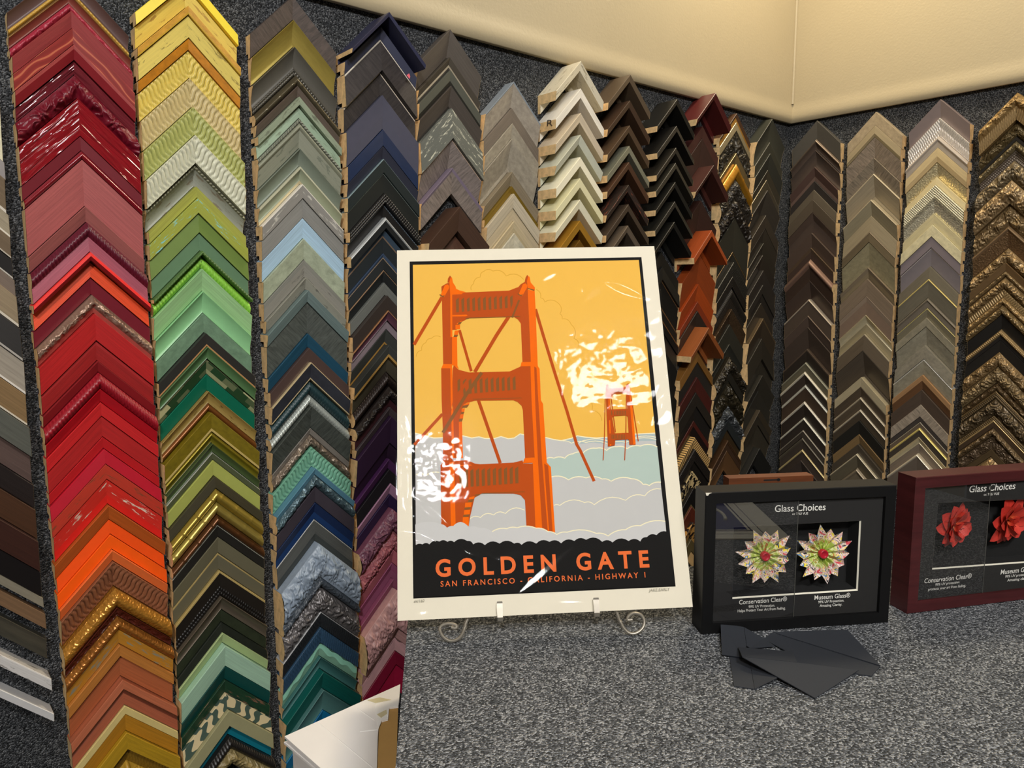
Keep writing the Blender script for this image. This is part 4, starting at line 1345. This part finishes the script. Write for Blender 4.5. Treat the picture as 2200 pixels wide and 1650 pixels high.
for t, bl, br, h in (('Glass Choices', (1664.5, 1100), (1773.5, 1095.7), 14.5), ('oc TRU VUE', (1702, 1106.6), (1736, 1105.3), 5), ('Conservation Clear\u00ae', (1587.8, 1298.7), (1690.6, 1291.2), 9.5),
                     ('99% UV Protection.', (1608.2, 1306.4), (1664.8, 1302.8), 5.6), ('Helps Protect Your Art from Fading.', (1584.7, 1315.5), (1687.5, 1309), 5.8), ('Museum Glass\u00ae', (1749.8, 1288.7), (1826.6, 1283.2), 9.5),
                     ('99% UV Protection.', (1757.8, 1296.4), (1813.5, 1292.4), 5.6), ('Amazing Clarity.', (1761, 1304), (1809, 1301), 5.6)):
    letter('lettering', t, BX, bl, br, h, M_TXT, bx, -.0062, .008)
def paper_mat():
    m = NT('patterned_paper'); v = m.coords('UV')
    r = m.new('ShaderNodeSeparateXYZ'); m.link(v, r.inputs[0])
    vo = m.noise(m.coords('Object', (48, 48, 48)), 1, 1, .4, 2.6)
    sw = m.ramp(vo, [(.30, lin('c9404a')), (.35, lin('ecd0c8')), (.405, lin('2a2328')), (.44, lin('f0e6e0')), (.485, lin('d88a6a')), (.515, lin('ecd8ce')), (.55, lin('f0dc3a')), (.60, lin('2a2328')), (.62, lin('6a8fc0')), (.67, lin('eee0d8'))])
    sw.node.color_ramp.interpolation = 'CONSTANT'
    gr = m.ramp(vo, [(.4, lin('94a83a')), (.5, lin('b9c85a')), (.56, lin('e6e6b8')), (.6, lin('8fa338')), (.66, lin('cf6a3a')), (.7, lin('a8b84a'))])
    f = m.ramp(r.outputs[1], [(.46, (0, 0, 0, 1)), (.56, (1, 1, 1, 1))])
    m.set(m.mix(f, gr, sw), .7); return m.mat
M_PAPER = paper_mat(); M_BTN = simple('red_button', 'b8152c', .3, coat=.3)
def paper_flower(P, root, cx, cy, rpx, depth, n, rot):
    C = P.px(cx, cy, depth); R_ = (P.px(cx+rpx, cy, depth)-C).length
    U, V, N = P.U, P.V, P.N
    b = MB()
    for k in range(n):
        a = rot+2*pi*k/n; da = pi/n; tw = .35*sin(k*2.3)
        L = R_*(.88+.20*((k*7) % 5)/4)
        def pt(r, an, f): return C+U*(cos(an)*r)+V*(sin(an)*r)-N*f
        # a cone of folded paper: two raised edges and a valley, ending in a slanted tip
        rs = [(.13, .9, .004), (.45, .95, .007), (.72, 1.02, .010)]
        Lf = [pt(R_*r, a-da*w_, f) for r, w_, f in rs]; Rf = [pt(R_*r, a+da*w_, f) for r, w_, f in rs]
        Md = [pt(R_*r, a, f-.006) for r, w_, f in rs]
        tip = pt(L, a+.06*tw, .0075)
        uvv = [.1, .45, .75]
        b.grid([Lf, Md], 0, False, [[(k, x) for x in uvv]]*2); b.grid([Md, Rf], 0, False, [[(k+.5, x) for x in uvv]]*2)
        b.poly([Lf[-1], tip, Md[-1]], 0, [(k, .75), (k, 1), (k, .75)]); b.poly([Md[-1], tip, Rf[-1]], 0, [(k, .75), (k, 1), (k, .75)])
        # ridge between neighbours
        b.poly([pt(R_*.13, a+da, .005), pt(R_*.55, a+da-.03, .007), pt(R_*.62, a+da, .011), pt(R_*.55, a+da+.03, .007)], 0, [(k, .1), (k, .4), (k, .45), (k, .4)])
    b.tube([C+N*.004, C-N*.002], R_*.3, 16)
    fl = b.build('paper_flower', M_PAPER, root)
    b = MB(); r = R_*.155; n2 = 24
    prof = [(0, .0105), (r*.62, .0105), (r*.72, .0118), (r*.9, .0115), (r, .0098), (r, .004)]
    b.grid([[C+U*(cos(2*pi*i/n2)*rr)+V*(sin(2*pi*i/n2)*rr)-N*f for i in range(n2+1)] for rr, f in prof]); bt = b.build('button', M_BTN, fl)
    return fl
paper_flower(BX, bx, 1639.5, 1191.5, 60, -.020, 14, .2)
paper_flower(BX, bx, 1763.5, 1186.5, 60, -.020, 14, .5)
# chipped corner
b = MB(); b.slab([BX.at(0, 0, .0004), BX.at(.010, .0003, .0004), BX.at(.006, .0015, .0004), BX.at(.004, .0045, .0004), BX.at(.001, .0042, .0004)][::-1], BX.N*.0008); b.build('chipped_corner', M_WHT, bx)

MXB, mx = shadow_box('maroon framed glass sample box with two red silk flowers', 1.30776, .48325, radians(-27.228), .37, .24104, .0416, .0195, M_MAR, M_FELT,
                     [(2015.6, 1080.4), ('u', .37-.045, .0595), ('u', .37-.045, .177), (2002.5, 1223.7)], (2130, 1040))
for t, bl, br, h in (('Glass Choices', (2082.2, 1058.1), (2181, 1050.3), 14.5), ('oc TRU VUE', (2113.4, 1064.9), (2146.6, 1063.0), 5), ('Conservation Clear\u00ae', (1985.8, 1253.2), (2087.2, 1241.8), 10),
                     ('99% UV protection', (2009.5, 1258.9), (2061, 1252.8), 5.4), ('protects your art from fading.', (1993.8, 1269.1), (2074.6, 1260.4), 5.6), ('Museum Glass\u00ae', (2149.4, 1234.2), (2226, 1225.8), 10),
                     ('99% UV protection', (2159.7, 1241.4), (2211, 1235.6), 5.4), ('Amazing clarity.', (2163.6, 1249.5), (2212, 1244), 5.6)):
    letter('lettering', t, MXB, bl, br, h, M_TXT, mx, -.0062, .008, 1.0, .12)
def petal_mat():
    m = NT('red_silk_petal'); v = m.coords('UV'); r = m.new('ShaderNodeSeparateXYZ'); m.link(v, r.inputs[0])
    st = m.noise(m.coords('UV', (14, 2, 1)), 1, 2)
    col = m.ramp(r.outputs[1], [(0, lin('e8b060')), (.22, lin('e06a42')), (.45, lin('dc3a2c')), (1, lin('cc2424'))])
    m.set(m.mix(.35, col, m.mix(st, lin('a0181c'), lin('ee6a50'))), .55); return m.mat
M_PETAL = petal_mat()
def silk_flower(P, root, cx, cy, rpx, depth, lean):
    C = P.px(cx, cy, depth); R_ = (P.px(cx, cy+rpx, depth)-C).length*.98
    U, V, N = P.U, P.V, P.N
    ax = (-N+U*lean[0]+V*lean[1]).normalized(); e1 = (U-ax*U.dot(ax)).normalized(); e2 = ax.cross(e1)
    if e2.dot(V) < 0: e2 = -e2
    b = MB(); rnd = random.Random(int(cx))
    for ring, (n, L, el, w) in enumerate(((10, 1.0, .12, .36), (9, .84, .45, .30), (6, .60, .9, .22))):
        for k in range(n):
            a = 2*pi*k/n+ring*.35+rnd.uniform(-.12, .12); LL = R_*L*rnd.uniform(.88, 1.08); ee = el+rnd.uniform(-.1, .1)
            d = e1*cos(a)+e2*sin(a); s = ax.cross(d)
            rows = []; uvs = []
            for i in range(9):
                t = i/8; r = LL*t; ww = R_*w*(sin(pi*min(1, .10+.9*t**.8)))**.62*(1 if t < .97 else .5)
                out = cos(ee)*r; up = sin(ee)*r-.10*LL*t*t
                row = []; ur = []
                for j in range(5):
                    q = (j-2)/2; row.append(C+d*out+ax*(up+.0035*q*q*sin(pi*t)+.0012*ring)+s*(ww*q)); ur.append((k+q*.4, t))
                rows.append(row); uvs.append(ur)
            b.grid(rows, 0, True, uvs)
    fl = b.build('silk_flower', M_PETAL, root)
    b = MB()
    for k in range(14):
        a = rnd.uniform(0, 2*pi); el = rnd.uniform(.75, 1.3); d = e1*cos(a)+e2*sin(a); LL = R_*rnd.uniform(.25, .42)
        b.tube([C+ax*.001, C+(d*cos(el)+ax*sin(el))*LL*.6, C+(d*cos(el)+ax*sin(el))*LL], [.0006, .0005, .0008], 6)
    b.build('stamens', simple('dark_red_stamen', '7a0e14', .5), fl)
silk_flower(MXB, mx, 2047, 1128, 55, -.022, (.28, .18)); silk_flower(MXB, mx, 2163, 1116, 58, -.022, (.25, .15))

# brown frame standing behind the black one
M_BRN = woodmat('red_brown_hardwood', '68381c', (7, 7, 90), .5)
UB = Vector((cos(radians(-33.44)), sin(radians(-33.44)), 0))
BP = Plane(Vector((CAM.x+1.040, CAM.y+.766, CZ+.3)), UB, (0, 0, -1))
p0 = BP.px(1566, 1031); p1 = BP.px(1748, 1018.5); tz = (p0.z+p1.z)/2; p0.z = p1.z = tz
blk = empty('wooden_frame', Vector((p0.x, p0.y, CZ))+ (p1-p0)*.5+BP.N*.012); blk.location.z = CZ
tag(blk, 'red-brown wooden frame back with keyhole slot, standing behind the black sample box', 'frame')
wv = p1-p0; wv.z = 0; hh = tz-CZ
b = MB()
for q, A, B_ in ((p0, wv, Vector((0, 0, -.03))), (p0-Vector((0, 0, hh-.0005)), wv, Vector((0, 0, .03)))): b.box(q, A, BP.N*.024, B_)
uw = wv.normalized()
for q in (p0-Vector((0, 0, .0302)), p0+wv-uw*.03-Vector((0, 0, .0302))): b.box(q, uw*.03, BP.N*.024, Vector((0, 0, -(hh-.0610))))
b.build('frame_rails', M_BRN, blk)
b = MB(); q0_ = BP.px(1641, 1033.2, .0006); q0_.z = min(q0_.z, tz-.004); b.box(q0_, uw*.031, BP.N*.001, Vector((0, 0, .0022)))
n2 = 14; cc = q0_+uw*.0275+Vector((0, 0, .0011)); b.slab([cc+uw*(cos(2*pi*i/n2)*.0032)+Vector((0, 0, sin(2*pi*i/n2)*.0028)) for i in range(n2)][::1], BP.N*.001)
b.build('keyhole_slot', M_DEEP, blk, fix=True)
b = MB(); b.box(p0+uw*.03+BP.N*.014-Vector((0, 0, .03)), wv-uw*.06, BP.N*.004, Vector((0, 0, -(hh-.0605)))); b.build('backing', M_DEEP, blk)

# ------------------------------------------------------------------ charcoal folded cards in front of the black box
M_CARD = simple('charcoal_card', '2f3238', .7, spec=.2, var=.05, scale=160)
def card(label, panels, zb, zt=None):
    """panels: lists of (px, py, height above the counter) in the 1480,1300 enlargement"""
    pts = [[on_z(1480+x/4.583, 1300+y/4.583, CZ+h) for x, y, h in p] for p in panels]
    c = sum((p for q in pts for p in q), Vector())/sum(len(q) for q in pts); c.z = CZ
    root = empty('folded_card', c); tag(root, label, 'card', 'charcoal folded cards on the counter')
    for i, p in enumerate(pts):
        b = MB(); n = (p[1]-p[0]).cross(p[2]-p[0])
        if n.z < 0: p = p[::-1]
        b.slab(p, (0, 0, -.0011)); b.build('panel' if i == 0 else 'flap', M_CARD, root)
    return root
card('lower-left charcoal folded card under the front one', [[(395, 480, .0016), (520, 470, .0016), (600, 560, .0016), (645, 825, .0016), (445, 795, .0016)], [(604, 560, .0018), (870, 715, .009), (648, 826, .0018)]], 0)
card('charcoal folded card leaning against the black sample box foot', [[(312, 175, .0165), (540, 215, .0105), (568, 400, .0055), (530, 512, .0042), (325, 485, .0048)], [(543, 216, .0108), (740, 325, .0052), (850, 405, .0048), (600, 420, .0050), (571, 400, .0057)]], 0)
card('farthest charcoal folded card with a long diagonal crease', [[(820, 270, .0035), (1884, 600, .0018), (1800, 695, .0016), (1500, 660, .0026), (1060, 575, .0032), (940, 440, .0038), (735, 332, .0040)], [(822, 262, .0050), (1560, 240, .0150), (1888, 594, .0036)]], 0)
card('front charcoal folded card lying uppermost of the pile', [[(525, 508, .0180), (1072, 566, .0120), (1670, 640, .0060), (1245, 914, .0024), (1232, 908, .0028)], [(485, 412, .0110), (1018, 455, .0076), (1068, 563, .0124), (525, 506, .0184)]], 0)

# ------------------------------------------------------------------ opened white carton beside the counter
M_CARTON = simple('white_carton', 'f2eee9', .6, var=.03, scale=12)
M_KRAFT = simple('kraft_board', 'bd9455', .75, var=.06, scale=60)
M_TORN = simple('torn_paper', 'f6f4ef', .8, var=.04)
M_TAPE = simple('yellowed_tape', 'd9cfa8', .35, var=.06)
ZB = CAMZ-.80
def cz_(x, y, dz=0.0): return on_z(580+x/6.875, 1440+y/6.875, ZB+dz)
ctn = empty('carton', cz_(900, 1000)); ctn.location.z = 0
tag(ctn, 'torn white carton with brown kraft inside, standing beside the counter', 'box')
top_ = [cz_(215, 975), cz_(1925, 205), cz_(1908, 440), cz_(1897, 528), cz_(1760, 548), cz_(1742, 715), cz_(1690, 728), cz_(1650, 742), cz_(1615, 800), cz_(1600, 880), cz_(1592, 980), cz_(1570, 1800), cz_(1150, 1800)]
b = MB(); b.slab(top_[::-1], (0, 0, -.004)); b.build('top_flap', M_CARTON, ctn, fix=True)
b = MB(); b.slab([cz_(205, 1060, -.012), cz_(1900, 300, -.012), cz_(1590, 1800, -.012), cz_(1080, 1800, -.012)][::-1], (0, 0, -.004)); b.build('lower_flap', M_CARTON, ctn, fix=True)
b = MB(); b.slab([cz_(1895, 530, -.0045), cz_(1760, 545, -.0045), cz_(1740, 720, -.0045), cz_(1650, 740, -.0045), cz_(1610, 860, -.0045), cz_(1570, 1800, -.0045), cz_(1850, 1800, -.0045)], (0, 0, -.004)); b.build('inner_board', M_KRAFT, ctn, fix=True)
b = MB(); b.slab([cz_(1540, 520, .0006), cz_(1580, 490, .001), cz_(1900, 450, .0006), cz_(1895, 530, .0006), cz_(1760, 550, .0008), cz_(1745, 715, .0008), cz_(1650, 740, .001), cz_(1600, 870, .0006)], (0, 0, -.0012)); b.build('torn_edge', M_TORN, ctn, fix=True)
b = MB(); b.slab([cz_(1440, 440, .0008), cz_(1620, 400, .0008), cz_(1790, 435, .0008), cz_(1560, 480, .0008)], (0, 0, -.0006)); b.slab([cz_(1580, 650, .0016), cz_(1720, 580, .0016), cz_(1730, 640, .0016), cz_(1640, 700, .0016)], (0, 0, -.0006)); b.build('tape', M_TAPE, ctn, fix=True)
def crease_line(a, c): 
    d = (c-a).normalized(); n_ = Vector((-d.y, d.x, 0))*.0012
    return [a+n_, a+Vector((0, 0, .0007)), a-n_], [c+n_, c+Vector((0, 0, .0007)), c-n_]
b = MB()
for a, c in ((cz_(730, 790, .0001), cz_(1520, 1440, .0001)), (cz_(1290, 560, .0001), cz_(1545, 740, .0001)), (cz_(1330, 905, .0001), cz_(1590, 880, .0001))):
    r0, r1 = crease_line(a, c); b.grid([r0, r1], 0, False)
b.build('fold_lines', M_CARTON, ctn, fix=True)
# body below the flaps down to the floor
q = [cz_(330, 1080, -.017), cz_(1860, 330, -.017), cz_(1560, 1800, -.017), cz_(1120, 1800, -.017)]
b = MB(); b.slab(q[::-1], (0, 0, -(q[0].z-.001))); b.build('body', M_CARTON, ctn, fix=True)

# ------------------------------------------------------------------ matted blue print lying on the counter nearer the viewer (seen in the glass)
M_BLUE = simple('blue_print_ink', '34386a', .4, var=.25, scale=16); M_NAVY = simple('navy_line', '2a2c4a', .5)
M_MATW = simple('grey_white_mat', 'cdcabb', .6, var=.02)
E1 = Vector((-.9015, .433, 0)).normalized(); E2 = Vector((-.431, -.902, 0)).normalized(); CC = C2(1.063, .129, .0)
mp_ = empty('matted_print', CC+E1*.15+E2*.2); tag(mp_, 'blue print in a pale mat lying on the counter, mirrored in the black sample box', 'print')
def flat(name, m, u0, u1, v0, v1, z0, z1):
    b = MB(); o = CC+E1*u0+E2*v0+Vector((0, 0, z0)); b.box(o, E1*(u1-u0), E2*(v1-v0), (0, 0, z1-z0)); return b.build(name, m, mp_)
flat('mat_board', M_MATW, 0, .36, 0, .48, .0005, .003); flat('mat_line', M_NAVY, .05, .31, .03, .45, .003, .0032); flat('inner_mat', M_MATW, .052, .308, .032, .448, .0032, .0034)
flat('print_border', M_NAVY, .070, .29, .050, .43, .0034, .0036); flat('print_margin', M_MATW, .074, .286, .054, .426, .0036, .0038); flat('printed_image', M_BLUE, .080, .28, .060, .42, .0038, .0040)
b = MB(); b.tube([CC+E1*(.18+.075*cos(a))+E2*(.17+.095*sin(a))+Vector((0, 0, .0042)) for a in [k/20*pi*1.3-.5 for k in range(21)]], .0045, 6); b.build('painted_arc', M_MATW, mp_)

# pen marks on two raw ends
def find(key, i): return next(t for t in plan if t['key'] == key and t['i'] == i)
for key, i, t, bl, br, hpx in (('7', 1, 'R', (1175, 271), (1187, 270), 13), ('8', 5, 'R', (1285, 478), (1297, 477), 9), ('10', 0, 'L', (1477, 266), (1482, 265.5), 7)):
    it = find(key, i)
    if 'root' in it: letter('pen_mark', t, end_plane(it), bl, br, hpx, M_INK, it['root'].children[0], .0008)
# pink sticker on the second navy sample
it = find('4', 1)
if 'root' in it:
    b = MB(); b.poly([on_left(x, y, it['D']+.0012) for x, y in ((873.5, 161.5), (879, 157.5), (881.5, 164), (880, 169.5))][::-1])
    b.build('sticker', simple('pink_sticker', 'f4707c', .5), it['root'])
